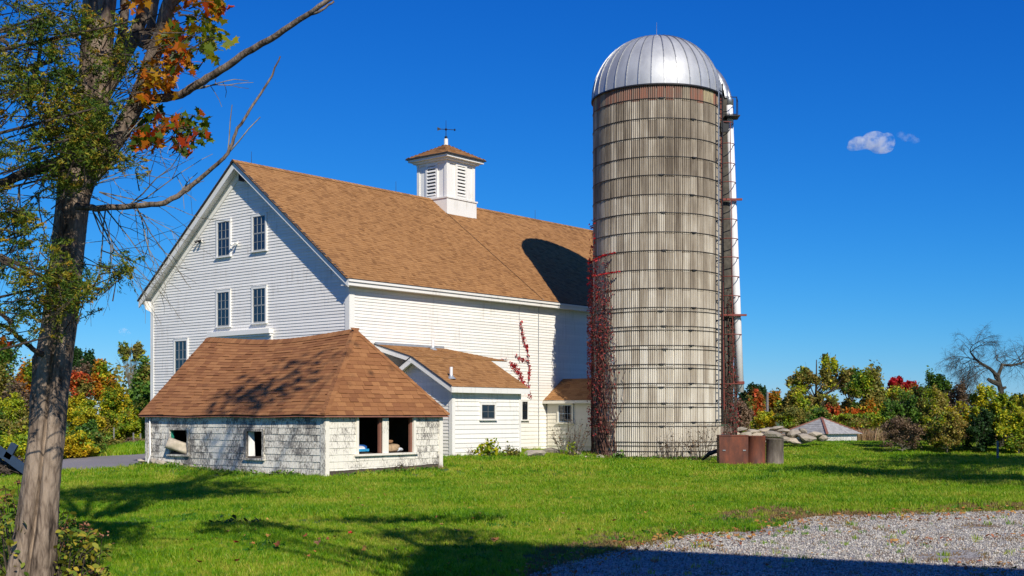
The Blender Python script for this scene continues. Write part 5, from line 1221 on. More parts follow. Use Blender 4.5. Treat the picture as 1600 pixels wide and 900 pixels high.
def grow(mb, p, d, ln, r, depth, droop=0.0, wig=0.35, kids=(2, 3), seg=4, shrink=0.72, up=0.0):
    pts = [p]; q = p; dd = d.normalized(); n_ = 3
    for i in range(n_):
        dd = (dd + Vector(rng.normal(size=3)) * wig * 0.35 + Vector((0, 0, up - droop))).normalized(); q = q + dd * ln / n_; pts.append(q)
    mb.tube(pts, [r * (1 - 0.42 * i / n_) for i in range(n_ + 1)], seg, cap=False)
    if depth <= 0: return
    for k in range(rng.integers(kids[0], kids[1] + 1)):
        t = rng.uniform(0.35, 1.0); j = min(int(t * n_), n_ - 1); s = pts[j].lerp(pts[j + 1], t * n_ - j)
        nd_ = (dd + Vector(rng.normal(size=3)) * 0.75).normalized(); grow(mb, s, nd_, ln * shrink * rng.uniform(0.75, 1.15), r * 0.55, depth - 1, droop, wig, kids, seg if depth > 2 else 3, shrink, up)
    grow(mb, q, dd, ln * shrink, r * 0.58, depth - 1, droop, wig, kids, seg, shrink, up)

# --- far trees at the left
GL = 'trees along the left edge of the meadow'
ptree('green_tree', 'broad dense dark green tree behind the big trunk at left', [(-70, 55, 538, 660)], 85, 'leaf_green', 5200, 0.17, group=GL)
ptree('orange_maple', 'small bright orange maple left of the leaning trunk', [(22, 66, 562, 665)], 76, 'leaf_orange', 2200, 0.15, group=GL)
ptree('brown_tree', 'bare looking mauve brown tree behind the red shrub', [(104, 146, 562, 640)], 98, 'leaf_brown', 900, 0.16, group=GL, limbs=22)
ptree('pine_tree', 'dark pine with tufted top above the red shrub', [(112, 130, 543, 590)], 125, 'leaf_dark_green', 1500, 0.2, group=GL)
ptree('pine_tree', 'rounder dark pine beside the tufted pine', [(130, 150, 546, 600)], 128, 'leaf_dark_green', 1500, 0.2, group=GL)
ptree('red_maple', 'crimson red maple between trunk and orange yellow maple', [(108, 144, 578, 632)], 82, 'leaf_red_orange', 1700, 0.14, group=GL)
ptree('golden_maple', 'golden orange maple left of the white barn corner', [(140, 176, 558, 640), (158, 190, 580, 640)], 84, 'leaf_orange', 3000, 0.15, group=GL)
ptree('yellow_tree', 'tall bright yellow tree near the white barn corner', [(152, 206, 596, 700)], 62, 'leaf_yellow', 4200, 0.11, group=GL)
ptree('oak_tree', 'dark olive oak half hidden behind the barn corner', [(196, 275, 556, 680)], 72, 'leaf_green', 4200, 0.15, group=GL)
ptree('green_tree', 'deep green tree touching the barn corner', [(205, 262, 590, 690)], 66, 'leaf_green', 4200, 0.13, group=GL)
ptree('hazy_tree', 'thin grey green treetop rising above the yellow tree', [(184, 204, 534, 572), (204, 228, 533, 570)], 105, 'leaf_olive', 900, 0.15, group=GL, limbs=30, tr=0.07, bark='grey_bark')
ptree('scrub_tree', 'twiggy brown scrub tree left of the big trunk', [(0, 60, 590, 690)], 66, 'leaf_brown', 800, 0.12, group=GL, limbs=26)
GB = 'autumn bushes along the driveway bank'
bush = [('lime green bush at the left edge above the timbers', (-40, 20, 636, 715), 56, 'leaf_green'), ('yellow bush between lime bush and big trunk', (-5, 60, 650, 742), 50, 'leaf_yellow_green'),
        ('golden bush tangled behind the crossed timbers', (-45, 35, 690, 748), 47, 'leaf_yellow'), ('yellow vine thicket right of the big trunk', (92, 160, 628, 690), 58, 'leaf_yellow'),
        ('yellow green thicket below the golden maple', (125, 205, 640, 705), 60, 'leaf_yellow_green'), ('bright green bush above the driveway bend', (104, 172, 658, 722), 53, 'leaf_green'),
        ('amber bush at the edge of the driveway', (88, 142, 684, 728), 49, 'leaf_yellow'), ('dull green weeds above the driveway beside the shed', (148, 200, 684, 716), 53, 'leaf_olive'),
        ('tawny weeds behind the shed corner by fence posts', (188, 245, 682, 710), 52, 'leaf_brown'), ('low golden scrub behind the fence posts', (170, 250, 655, 700), 60, 'leaf_yellow_green'),
        ('dark green shrub hidden behind the big trunk', (50, 112, 660, 735), 52, 'leaf_green')]
for lb, bx_, Y, mt in bush:
    ptree('bush', lb, [(bx_[0], bx_[1], bx_[2], bx_[3] + 6)], Y, mt, 3200, 0.085, 'bush', tr=0.035, group=GB, fill=1.7, clumps=60, spread=0.2)
for lb, bx_, Y, mt in (('amber vines spilling to the driveway edge', (92, 148, 674, 730), 44.5, 'leaf_yellow'), ('leafy green mound at the driveway edge', (128, 170, 672, 724), 45.5, 'leaf_green'), ('yellow mound behind the crossed timbers', (-25, 48, 676, 740), 42.5, 'leaf_yellow_green'), ('pale yellow thicket low beside the driveway bend', (100, 150, 700, 730), 47.5, 'leaf_yellow_green'), ('golden vine heap above the green bush', (112, 168, 634, 690), 56, 'leaf_yellow'), ('yellow green mass filling the hedge under the oak', (180, 246, 628, 700), 61, 'leaf_yellow_green'), ('ochre thicket left of the big trunk', (-30, 45, 612, 680), 60, 'leaf_yellow_green'), ('bright yellow hedge top under the red maple', (96, 150, 612, 668), 64, 'leaf_yellow')):
    ptree('bush', lb, [bx_], Y, mt, 3000, 0.085, 'bush', tr=0.035, group=GB, fill=1.7, clumps=60, spread=0.2)
# --- far trees at the right
GR = 'trees beyond the hay field'
ptree('green_tree', 'round deep green tree just right of the white pipe end', [(1156, 1204, 597, 655)], 172, 'leaf_dark_green', 2600, 0.3, group=GR)
ptree('orange_maple', 'red orange maple beside the slim grey pole', [(1160, 1198, 610, 668)], 132, 'leaf_red_orange', 2200, 0.22, group=GR)
ptree('orange_maple', 'flame orange maple right of the slim grey pole', [(1196, 1224, 608, 660)], 137, 'leaf_orange', 1900, 0.22, group=GR)
ptree('brown_shrub', 'mauve brown shrub at the silo edge before the maples', [(1138, 1178, 626, 676)], 104, 'leaf_brown', 1300, 0.16, group=GR, limbs=20)
ptree('olive_tree', 'low olive tree under the tall spreading oak', [(1216, 1268, 606, 672)], 128, 'leaf_olive', 3000, 0.22, group=GR)
ptree('oak_tree', 'tall spreading oak with open crown beyond the hut', [(1220, 1282, 572, 624), (1268, 1326, 555, 622), (1240, 1310, 612, 662)], 142, 'leaf_olive', 4600, 0.25, group=GR, limbs=40, clumps=120, spread=0.22, tr=0.22)
ptree('oak_tree', 'dark green oak with gap beside the spreading oak', [(1310, 1350, 574, 630), (1312, 1345, 620, 664)], 146, 'leaf_green', 3200, 0.25, group=GR, limbs=20)
ptree('oak_tree', 'tawny olive oak left of the scarlet maple', [(1332, 1390, 568, 664)], 140, 'leaf_olive', 3600, 0.25, group=GR, limbs=22)
ptree('red_maple', 'small red orange maple behind the hut roof', [(1288, 1314, 622, 668)], 120, 'leaf_red_orange', 1500, 0.18, group=GR)
ptree('scarlet_maple', 'scarlet topped maple rising above the thicket', [(1386, 1414, 586, 616), (1408, 1437, 594, 628)], 152, 'leaf_red', 2200, 0.25, group=GR)
ptree('golden_tree', 'golden tree below the scarlet maple', [(1366, 1426, 602, 670)], 146, 'leaf_yellow_green', 3200, 0.22, group=GR)
ptree('amber_tree', 'amber tree at the field edge right of hut', [(1340, 1392, 624, 672)], 124, 'leaf_orange', 2200, 0.2, group=GR)
ptree('yellow_bush', 'yellow bush beneath the maples at field edge', [(1176, 1216, 642, 672)], 116, 'leaf_yellow', 1500, 0.15, 'bush', group=GR)
ptree('green_bush', 'olive bush row behind the stone wall', [(1208, 1262, 638, 676)], 114, 'leaf_olive', 2200, 0.16, 'bush', group=GR)
ptree('green_bush', 'dark bush directly behind the hut peak', [(1256, 1300, 636, 674)], 112, 'leaf_green', 2000, 0.16, 'bush', group=GR)
ptree('green_bush', 'yellow green hedge right of the hut', [(1300, 1390, 642, 672)], 113, 'leaf_yellow_green', 3000, 0.16, 'bush', group=GR)
ptree('conifer', 'dark blue green conifer at the right edge', [(1576, 1625, 610, 668)], 160, 'leaf_dark_green', 2200, 0.28, group=GR)
ptree('orange_bush', 'rusty orange bush by the pale rail', [(1560, 1615, 634, 676)], 88, 'leaf_orange', 1800, 0.13, 'bush', group=GR)
for i, (x0, x1, y0, mt, lb) in enumerate(((1150, 1200, 650, 'leaf_yellow_green', 'low yellow green bushes below the red orange maple'), (1225, 1300, 630, 'leaf_olive', 'olive undergrowth below the spreading oak'), (1305, 1370, 636, 'leaf_orange', 'russet undergrowth below the dark green oak'), (1360, 1440, 634, 'leaf_olive', 'tawny undergrowth below the golden tree'))):
    ptree('undergrowth_bush', lb, [(x0, x1, y0, 682)], 122 + i, mt, 2400, 0.18, 'bush', group=GR)
# far woodland that reads as one mass
xx = np.concatenate([rng.uniform(-120, -40, 9000), rng.uniform(34, 150, 9000)]); yy = rng.uniform(157, 174, 18000)
hh = 7.0 + 1.6 * np.sin(xx * 0.21) + 1.1 * np.sin(xx * 0.57 + 1) ; hh = np.where(xx > 0, hh * 0.5, hh)
zz = -0.75 + hh * rng.random(18000) ** 0.7
o = leaves('woodland', np.c_[xx, yy, zz], 0.34, 'leaf_olive', None); tag(o, 'far olive woodland closing the view behind the nearer trees', 'woodland', kind='stuff')
# --- thicket and bare apple tree at the right
GT = 'thicket shrubs under the bare apple tree'
th = [('grey green shrub at the left end of the thicket', (1378, 1440, 622, 700), 57, 'leaf_green', 2600, 0.08), ('tall green shrub in the middle of the thicket', (1424, 1500, 594, 700), 59, 'leaf_green', 4200, 0.085),
      ('mauve twiggy shrub right of the tall green shrub', (1462, 1545, 602, 700), 58, 'leaf_brown', 2200, 0.075), ('yellow leaved vine climbing through the thicket', (1476, 1508, 628, 698), 55.5, 'leaf_yellow', 800, 0.075),
      ('yellow green shrub at the foot of the bare tree', (1508, 1578, 612, 708), 56, 'leaf_yellow_green', 3800, 0.085), ('lime yellow shrub at the right edge by the stake', (1552, 1625, 652, 712), 54, 'leaf_yellow_green', 3200, 0.08),
      ('dry brown brush at the left foot of the thicket', (1370, 1450, 658, 708), 55, 'leaf_brown', 1500, 0.06), ('olive shrub low in front of the thicket', (1440, 1520, 650, 706), 54.5, 'leaf_olive', 2400, 0.075),
      ('yellowing bramble wrapped round the bare apple trunk', (1536, 1600, 618, 706), 55.2, 'leaf_yellow_green', 3600, 0.08), ('grey twig bush between the green and mauve shrubs', (1440, 1490, 612, 704), 56.4, 'leaf_olive', 2600, 0.075),
      ('small green bush left of the tall green shrub', (1398, 1452, 606, 690), 60, 'leaf_olive', 2600, 0.085), ('russet bramble beside the pale rail', (1580, 1640, 626, 700), 58, 'leaf_yellow', 2000, 0.085), ('dark green shrub below the yellow green one', (1500, 1560, 650, 708), 54.6, 'leaf_dark_green', 2200, 0.08)]
for lb, bx_, Y, mt, nl, sz in th:
    ptree('thicket_shrub', lb, [(bx_[0] - 4, bx_[1] + 4, bx_[2] - 12, bx_[3] + 4)], Y, mt, int(nl * 1.35), sz, 'shrub', tr=0.03, group=GT, limbs=70, fill=1.7, clumps=60, spread=0.18, bark='grey_bark')
apx = empty('bare_apple_tree', (at(1563, 0, 49.1).x, 49.1, gz(at(1563, 0, 49.1).x, 49.1)), 0, 'leafless apple tree with umbrella of fine twigs above thicket', 'tree')
def ap(px, py, dy=0): return at(px, py, 49.1 + dy) - apx.location
mb = MB(); mb.tube([Vector((0.1, 0, -0.1)), ap(1567, 650), ap(1567, 622), ap(1561, 598), ap(1558, 586)], [0.18, 0.13, 0.115, 0.10, 0.09], 9); mb.tube([ap(1561, 600), ap(1550, 596), ap(1543, 592)], [0.12, 0.09, 0.06], 6); mb.tube([ap(1564, 608), ap(1572, 605)], [0.09, 0.05], 6); mb.tube([ap(1557, 592), ap(1553, 584)], [0.07, 0.05], 6); mb.build('trunk', 'apple_bark', apx)
L1 = [ap(1558, 587), ap(1547, 576, -.2), ap(1533, 568, -.3), ap(1524, 561, -.3), ap(1516, 550, -.2)]; L2 = [ap(1559, 588), ap(1566, 570, .2), ap(1580, 571, .4), ap(1595, 568, .5), ap(1612, 560, .5)]
mb = MB(); mb.tube(L1, [0.08, 0.065, 0.055, 0.045, 0.03], 7); mb.tube(L2, [0.08, 0.065, 0.055, 0.045, 0.03], 7); mb.build('limb', 'apple_bark', apx)
mb = MB()
for LL, dirs in ((L1, [(-1, 0.1, 0.5), (-1, -0.4, -0.1), (-0.7, 0.5, 0.6), (-0.3, -0.3, 1), (-1, 0.2, 0.1), (-0.8, -.6, 0.3), (-.5, .8, .1), (0.3, -.5, .8), (-1, 0, -.35), (-.6, .1, .9), (.2, .6, .7)]), (L2, [(1, 0.2, 0.3), (0.6, -0.5, 0.7), (0.2, 0.3, 1), (1, -0.2, -0.2), (-0.3, 0.5, 1), (.8, .6, .4), (-.5, -.3, .8), (1, 0, .6)])):
    for k, dv in enumerate(dirs):
        j = 1 + (k % 4); grow(mb, LL[j], Vector((dv[0] * 1.2, dv[1], dv[2] * 0.62)), rng.uniform(0.62, 0.85), 0.018, 4, 0.10, 0.55, (3, 4), 4, 0.70)
mb.build('twigs', 'apple_bark', apx)
# --- foreground maple and cedar at the left
FT = 12.0 * KD
mp = empty('maple_tree', (at(46, 0, FT).x, FT, 0.0), 0, 'leaning double stemmed maple trunk with orange leaves in the foreground', 'tree')
def fp_(px, py, dy=0.0): return at(px, py, FT + dy) - mp.location
tk = [(36, 990, 46), (42, 950, 42), (47, 900, 36), (58, 820, 31), (67, 740, 28), (74, 680, 27), (80, 600, 28), (93, 500, 26), (104, 400, 24.5), (114, 310, 25), (122, 265, 30), (138, 200, 27), (148, 130, 24), (153, 60, 24), (158, -20, 25), (166, -120, 22)]
ns_, sub = 80, 7; vv = []; rings = []
for i in range(len(tk) - 1):
    for k in range(sub):
        t = k / sub; a, c = tk[i], tk[i + 1]; rings.append(tuple(a[j] + (c[j] - a[j]) * t for j in range(3)))
for ri, (px, py, hw) in enumerate(rings):
    c = fp_(px, py); r = hw * FT / F
    for k in range(ns_):
        q = 2 * pi * k / ns_; g = ((q - radians(282) + pi) % (2 * pi)) - pi
        rr = r * (1 - (0.42 * math.exp(-(g / 0.13) ** 2)) * (1 if py > 560 else max(0, (py - 420) / 140)) + 0.04 * sin(3 * q + ri * 0.11) + 0.025 * sin(7 * q + ri * 0.35) + rng.normal(0, 0.012))
        vv.append((c.x + rr * cos(q), c.y + rr * sin(q), c.z))
nr = len(rings)
Q = np.array([(i * ns_ + k, i * ns_ + (k + 1) % ns_, (i + 1) * ns_ + (k + 1) % ns_, (i + 1) * ns_ + k) for i in range(nr - 1) for k in range(ns_)])
np_mesh('trunk', np.array(vv), Q, np.zeros(len(Q)), 'maple_bark', mp, True)
def limb(pts, name='limb', mat='limb_bark', seg=10):
    P_ = []; R_ = []
    for i in range(len(pts) - 1):
        for k in range(5):
            t = k / 5; a, c = pts[i], pts[i + 1]; P_.append(fp_(a[0] + (c[0] - a[0]) * t + rng.normal(0, 0.5), a[1] + (c[1] - a[1]) * t + rng.normal(0, 0.5), a[3] + (c[3] - a[3]) * t)); R_.append((a[2] + (c[2] - a[2]) * t) * FT / F)
    P_.append(fp_(pts[-1][0], pts[-1][1], pts[-1][3])); R_.append(pts[-1][2] * FT / F)
    m1 = MB(); m1.tube(P_, R_, seg); return m1.build(name, mat, mp, smooth=True)
limb([(140, 275, 17, 0), (165, 240, 16, .05), (190, 205, 15, .1), (212, 165, 14, .1), (228, 120, 13, .1), (250, 60, 12, .0), (266, 0, 11, -.1), (280, -90, 10, -.2)])
limb([(150, 165, 15, .2), (172, 128, 13, .25), (190, 92, 12, .3), (212, 55, 11, .3), (226, 10, 10, .3), (238, -80, 9, .3)])
limb([(180, 100, 9, .3), (190, 60, 8, .3), (194, 20, 7, .35), (197, -70, 6, .4)])
limb([(222, 75, 8, .2), (236, 40, 7, .2), (243, 0, 6, .2), (250, -60, 5, .2)])
limb([(204, 180, 6, .1), (218, 157, 7, 0), (245, 155, 7, -.2), (282, 148, 6, -.3), (310, 131, 6, -.4), (345, 110, 5.5, -.5), (385, 82, 5, -.6), (425, 60, 4.5, -.7), (468, 31, 4, -.8), (500, 9, 3.5, -.9), (535, -14, 3, -.9)])
limb([(478, 25, 2.2, -.8), (500, 18, 2, -.9), (522, 2, 1.6, -.9)], seg=6)
limb([(120, 322, 6, -.25), (150, 325, 5, -.3), (205, 322, 4.4, -.4), (255, 318, 4, -.5), (278, 306, 3.8, -.5), (300, 290, 3.4, -.5), (340, 256, 2.8, -.6), (356, 240, 2.6, -.6), (372, 200, 2.2, -.6), (395, 165, 1.9, -.6), (425, 118, 1.5, -.6), (438, 88, 1.0, -.6)])
limb([(118, 250, 13, -.1), (80, 258, 10, -.2), (40, 270, 8, -.3), (0, 287, 7, -.4), (-50, 300, 6, -.5)], mat='dark_bark')
limb([(70, 556, 5, -.1), (55, 548, 4, -.2), (35, 533, 3.4, -.3), (12, 512, 3, -.4), (-20, 500, 3, -.5)], mat='dark_bark', seg=7)
limb([(66, 545, 7, 0), (59, 560, 9, -.05), (60, 590, 9, -.05), (66, 640, 7, 0)], name='burl')
mb = MB()
for (px, py, dv, ln_, dp_) in ((278, 306, (0.3, 0, 0.6), .16, 1), (356, 240, (.3, 0, .9), .4, 0), (200, 322, (.8, 0, .35), .5, 1), (145, 330, (.7, -.2, -.8), .55, 2), (150, 322, (.35, -.1, -1), .5, 2), (165, 326, (.5, .1, -1), .45, 2), (155, 300, (1, 0, -.3), .5, 2), (120, 300, (1, -.3, .1), .4, 2), (125, 295, (.9, -.2, .5), .45, 2),
                               (110, 310, (-1, -.3, .3), .4, 2), (150, 280, (.9, 0, .6), .35, 2), (95, 330, (-.8, -.3, -.9), .4, 2), (60, 300, (-.3, -.2, -1), .5, 2), (30, 290, (.1, -.2, -1), .5, 2), (210, 318, (.5, 0, -.9), .4, 2), (180, 235, (.6, -.2, .3), .3, 2), (240, 160, (.5, -.1, -.6), .3, 2), (300, 140, (.8, -.1, .3), .3, 1), (230, 120, (.6, 0, .2), .35, 2), (150, 290, (.3, -.3, 1), .35, 2)):
    for _ in range(2): grow(mb, fp_(px, py, -0.25), Vector(dv) + Vector(rng.normal(size=3)) * 0.2, ln_, 0.007, dp_, 0.03, 0.45, (1, 3), 4, 0.7)
mb.build('dead_twigs', 'grey_bark', mp, kind='stuff')
# maple leaves: clusters seen against the sky
ML = []; MT = []
for (x0, x1, y0, y1, n_, t0, t1) in ((262, 300, 20, 80, 45, .35, .8), (296, 352, 12, 70, 60, .62, .98), (318, 355, 55, 90, 18, .75, .98), (240, 290, 50, 100, 48, .05, .4), (228, 268, 95, 140, 60, .0, .35), (262, 310, 85, 130, 36, .15, .6), (225, 290, 120, 160, 40, .05, .4),
                                     (208, 260, 180, 222, 50, .2, .7), (250, 322, 172, 215, 48, .35, .8), (270, 300, 205, 238, 20, .25, .6), (215, 250, 195, 225, 20, .3, .6), (90, 135, 222, 240, 8, .8, .95), (140, 160, 222, 240, 5, .3, .5), (270, 360, -30, 15, 60, .1, .5), (0, 20, 530, 545, 4, .1, .5), (180, 230, -30, 20, 20, .1, .4)):
    cxs = rng.uniform(x0, x1, max(2, n_ // 6)); cys = rng.uniform(y0, y1, len(cxs))
    for k in range(int(n_ * 1.6)):
        j = rng.integers(len(cxs)); P_ = fp_(cxs[j] + rng.normal(0, 7), cys[j] + rng.normal(0, 7), rng.uniform(-.6, .3)); ML.append(P_); MT.append(rng.uniform(t0, t1))
m_leaf('leaf_maple_near', [(0.06, 0.11, 0.006), (0.17, 0.23, 0.010), (0.42, 0.33, 0.012), (0.55, 0.22, 0.010), (0.50, 0.06, 0.012)], 0.5, 0.5, 1.0)
_n = MATS['leaf_maple_near'].node_tree                    # near leaves take their colour from their own tone only
for x_ in _n.nodes:
    if x_.type == 'MATH' and x_.operation == 'MULTIPLY' and abs(x_.inputs[1].default_value - 0.95) < 1e-6: x_.inputs[1].default_value = 0.0
    if x_.type == 'MATH' and x_.operation == 'MULTIPLY' and abs(x_.inputs[1].default_value - 0.62) < 1e-6: x_.inputs[1].default_value = 0.9
    if x_.type == 'OBJECT_INFO':
        for l_ in list(_n.links):
            if l_.from_node == x_: _n.links.remove(l_)
ML_a = np.array([tuple(v) for v in ML]); MT_a = np.array(MT); order = rng.permutation(len(ML_a))
for k in order[:290]: leaves('leaf', ML_a[k:k + 1], 0.05, 'leaf_maple_near', mp, MAPLE, 0.0, tones=MT_a[k:k + 1])
leaves('small_leaves', ML_a[order[290:]], 0.044, 'leaf_maple_near', mp, MAPLE, 0.0, tones=MT_a[order[290:]], kind='stuff')
mb = MB()                                            # twigs carrying the leaf clusters
for k in range(0, len(ML), 5):
    e = ML[k]; s = e + Vector((rng.uniform(-.28, -.05), rng.uniform(-.1, .1), rng.uniform(-.12, .06))); mb.tube([s, s.lerp(e, .5) + Vector((0, 0, .02)), e], [0.006, 0.004, 0.002], 4, cap=False)
mb.build('leaf_twigs', 'dark_bark', mp, kind='stuff')
# crown above the frame: the shade on the lawn and shed roof comes from it
def high_crown(root, base, crowns, nl, size, mat, clumps=70, spread=.15):
    C, P, ct = crown_points(crowns, nl, clumps, spread, 2.0)
    leaves('crown', P, size, mat, root, DIAM, 0.4, tones=np.clip(ct * .4 + rng.random(len(P)) * .6, 0, .999))
    m1 = MB()
    for k in range(0, len(C), 3):
        e = Vector(C[k]); s = base.lerp(e, 0.12); m1.tube([s, s.lerp(e, .5) + Vector((0, 0, .25)), e], [0.07, 0.045, 0.015], 5)
    m1.build('crown_limbs', 'dark_bark', root)
o3 = mp.location
high_crown(mp, fp_(200, -150), [(-1.2 - o3.x, 9.6 - o3.y, 11.4, 2.6, 2.5, 1.9), (-1.5 - o3.x, 6.6 - o3.y, 7.9, 0.9, 0.7, 0.5)], 4000, 0.12, 'leaf_maple', 46)
C_, P_s, ct_ = crown_points([(-0.4 - o3.x, 17.2 - o3.y, 13.8, 2.2, 1.5, 0.9)], 330, 40, 0.30, 1.6)
leaves('outer_crown', P_s, 0.13, 'leaf_maple', mp, DIAM, 0.4)
m1 = MB()
for k in range(0, len(C_), 2): e = Vector(C_[k]); m1.tube([fp_(200, -150).lerp(e, 0.4), fp_(200, -150).lerp(e, 0.7) + Vector((0, 0, .3)), e], [0.05, 0.035, 0.012], 5)
m1.build('outer_limbs', 'dark_bark', mp)
# cedar
cd = empty('cedar_tree', (-5.6, 9.2, 0.0), 0, 'feathery green cedar with orange tips reaching across the maple trunk', 'tree')
mb = MB(); mb.tube([(0, 0, -0.1), (0.02, 0.05, 1.5), (0.1, 0.1, 3.0), (0.15, 0.1, 5.2), (0.2, 0.1, 8)], [0.17, 0.15, 0.13, 0.10, 0.04], 12); mb.build('trunk', 'dark_bark', cd, smooth=True)
def cp(px, py, Y): return at(px, py, Y * KD) - cd.location
tips = []
cb = [(0, 125, -10, 120, 150), (60, 215, 20, 150, 190), (0, 130, 110, 215, 190), (90, 215, 120, 225, 190), (0, 130, 190, 255, 80), (150, 230, 195, 262, 60), (70, 150, 235, 290, 60), (0, 78, 312, 350, 55), (0, 70, 345, 400, 32), (0, 75, 395, 470, 66), (20, 70, 470, 530, 30), (0, 40, 500, 530, 12), (72, 135, 425, 482, 66), (110, 190, 418, 458, 62), (170, 222, 406, 430, 34), (95, 140, 385, 420, 18), (120, 150, 465, 492, 10), (-60, 20, -20, 520, 200), (75, 115, 470, 500, 14)]
for (x0, x1, y0, y1, n_) in cb:
    ncl = max(2, int((x1 - x0) * (y1 - y0) / 900)); cc = np.c_[rng.uniform(x0, x1, ncl), rng.uniform(y0, y1, ncl), rng.uniform(10.4, 11.7, ncl)]
    for k in range(int(n_ * 0.74)):
        j = rng.integers(ncl); tips.append(cp(cc[j, 0] + rng.normal(0, 12), cc[j, 1] + rng.normal(0, 8), cc[j, 2] + rng.normal(0, .12)))
tips = np.array(tips); LV = []; LT = []
droop = rng.normal(size=(len(tips), 3)) * 0.7 + np.array([0.9, -0.1, 0.15]); droop /= np.linalg.norm(droop, axis=1)[:, None]
for tp, dv in zip(tips, droop):
    L_ = rng.uniform(.10, .22); k = 42; s = rng.random(k); side = rng.normal(size=(k, 3)) * (0.020 * (1.15 - s))[:, None]
    LV.append(tp - dv * L_ * (1 - s)[:, None] + side); LT.append(np.clip(0.15 + 0.55 * s ** 2 + rng.normal(0, .15, k) + rng.normal(0, .12), 0, .99))
leaves('foliage', np.concatenate(LV), 0.019, 'leaf_cedar', cd, DIAM * np.array([1.0, 0.42, 1.0]), 0.1, tones=np.concatenate(LT))
mb = MB()
for tp, dv in zip(tips[::2], droop[::2]):
    e = Vector(tp); s = e - Vector(dv) * 0.25 + Vector((-0.05, 0, -0.03)); mb.tube([s, e], [0.006, 0.002], 3, cap=False)
for k in range(0, len(tips), 80):
    e = Vector(tips[k]); s = Vector((0.1, 0.1, max(0.8, e.z - 0.35))); mb.tube([s, s.lerp(e, .5) + Vector((0, 0, -.08)), e], [0.022, 0.014, 0.006], 6)
for (a, c) in (((45, 170), (68, 20)), ((45, 105), (95, 90)), ((45, 105), (75, 145)), ((0, 60), (14, 75)), ((0, 400), (60, 430)), ((0, 405), (52, 440)), ((20, 505), (-20, 480))):
    mb.tube([cp(*a, 11), cp((a[0] + c[0]) / 2 + 4, (a[1] + c[1]) / 2, 11), cp(*c, 11)], [0.022, 0.016, 0.010], 6)
mb.build('branches', 'dark_bark', cd)
# hydrangea shrub at the foot of the maple
hy = empty('hydrangea_shrub', (at(70, 0, 10.3).x, 10.3, 0), 0, 'hydrangea with yellowing leaves and dry rust flower heads at maple foot', 'shrub')
def hp_(px, py, Y): return at(px, py, Y * KD) - hy.location
P = []; 
for (x0, x1, y0, y1, n_, Y0, Y1) in ((-25, 45, 800, 960, 420, 11.7, 12.8), (84, 150, 830, 960, 620, 11.9, 13.0), (88, 120, 800, 840, 60, 12.2, 12.8), (130, 172, 850, 930, 160, 12.2, 13.2), (-20, 30, 770, 810, 70, 12, 12.8)):
    for k in range(n_): P.append(hp_(rng.uniform(x0, x1), rng.uniform(y0, y1), rng.uniform(Y0, Y1)))
leaves('foliage', np.array(P), 0.034, 'leaf_hydrangea', hy, LEAF, 0.6)
mb = MB()
for k in range(0, len(P), 9):
    e = P[k]; mb.tube([Vector((e.x * 0.6, e.y * .6, -0.02)), e * 0.8 + Vector((0, 0, .02)), e], [0.006, 0.005, 0.003], 4, cap=False)
mb.build('stems', 'dark_bark', hy)
for (px, py) in ((8, 762), (28, 755), (12, 775), (5, 785), (22, 790), (107, 816), (102, 826), (130, 820), (133, 828), (148, 833), (160, 837), (136, 843), (152, 888), (143, 893), (95, 852), (38, 800), (15, 805)):
    c = hp_(px, py, 12.3); n_ = 26; u = rng.normal(size=(n_, 3)) * np.array([.028, .028, .014]) + np.array(c)
    fo = leaves('flower_head', u, 0.012, 'dry_flower', hy, DIAM, 0.5)
    mb = MB(); mb.tube([Vector((c.x * .9, c.y, max(-.02, c.z - .35))), c], [.004, .003], 4, cap=False); mb.build('stalk', 'dark_bark', fo)
# --- vines on silo, chute and barn wall
vine = empty('silo_vine', (SCX - SR * 0.9, SD - SR * 0.5, SZ0), 0, 'dark red creeper climbing the shaded left side of the silo', 'vine')
vo = Vector((SCX, SD, SZ0)) - vine.location
mb = MB(); VP = []
for k in range(96):
    a = cam_a - math.acos(max(-1, min(1, rng.uniform(-0.02, 0.42)))) * 1.0
    xf = rng.beta(1.1, 2.0); px_off = -1.07 + 0.47 * xf; a = cam_a + math.asin(max(-1, px_off)) - (0.25 * rng.random() if px_off < -0.9 else 0)
    zmax = (7.2 if px_off < -0.7 else 6.9 - (px_off + .7) * 9) * rng.uniform(0.4, 1.06); z = -0.1; pts = []
    while z < zmax:
        a += rng.normal(0, 0.030); z += 0.16; rr = SR + 0.03 + 0.05 * rng.random(); pts.append(Vector((cos(a) * rr, sin(a) * rr, z)) + vo)
        for _ in range(2):
            if z > 1.0 and rng.random() < (0.20 + 0.75 * ss(2.2, 5.0, z)) * (1 - 0.5 * xf): b_ = a + rng.normal(0, .05); r2 = SR + rng.uniform(.04, .24); VP.append(Vector((cos(b_) * r2, sin(b_) * r2, z + rng.normal(0, .1))) + vo)
    if len(pts) > 2: mb.tube(pts, [0.016 * (1 - 0.7 * i / len(pts)) for i in range(len(pts))], 4, cap=False)
mb.build('stems', 'vine_stem', vine)
leaves('foliage', np.array([tuple(v) for v in VP]), 0.040, 'leaf_vine_red', vine, LEAF, 0.0)
R_ = []
for (x0, x1, y0, y1, n_) in ((922, 930, 342, 405, 70), (918, 945, 398, 412, 50), (935, 962, 394, 402, 34), (920, 968, 424, 432, 60), (918, 935, 405, 470, 120)):
    for k in range(n_):
        t = rng.random(); px = x0 + (x1 - x0) * t; u = max(-1, min(1, (px - 1026) / 99)); yc = SD - SR * sqrt(max(0, 1 - u * u)) - 0.08
        R_.append(tuple(at(px + rng.normal(0, 1), y0 + (y1 - y0) * (1 - t if y1 - y0 < 20 else rng.random()), yc) - vine.location))
leaves('red_leaves', np.array(R_), 0.050, 'leaf_red', vine, LEAF, 0.0)
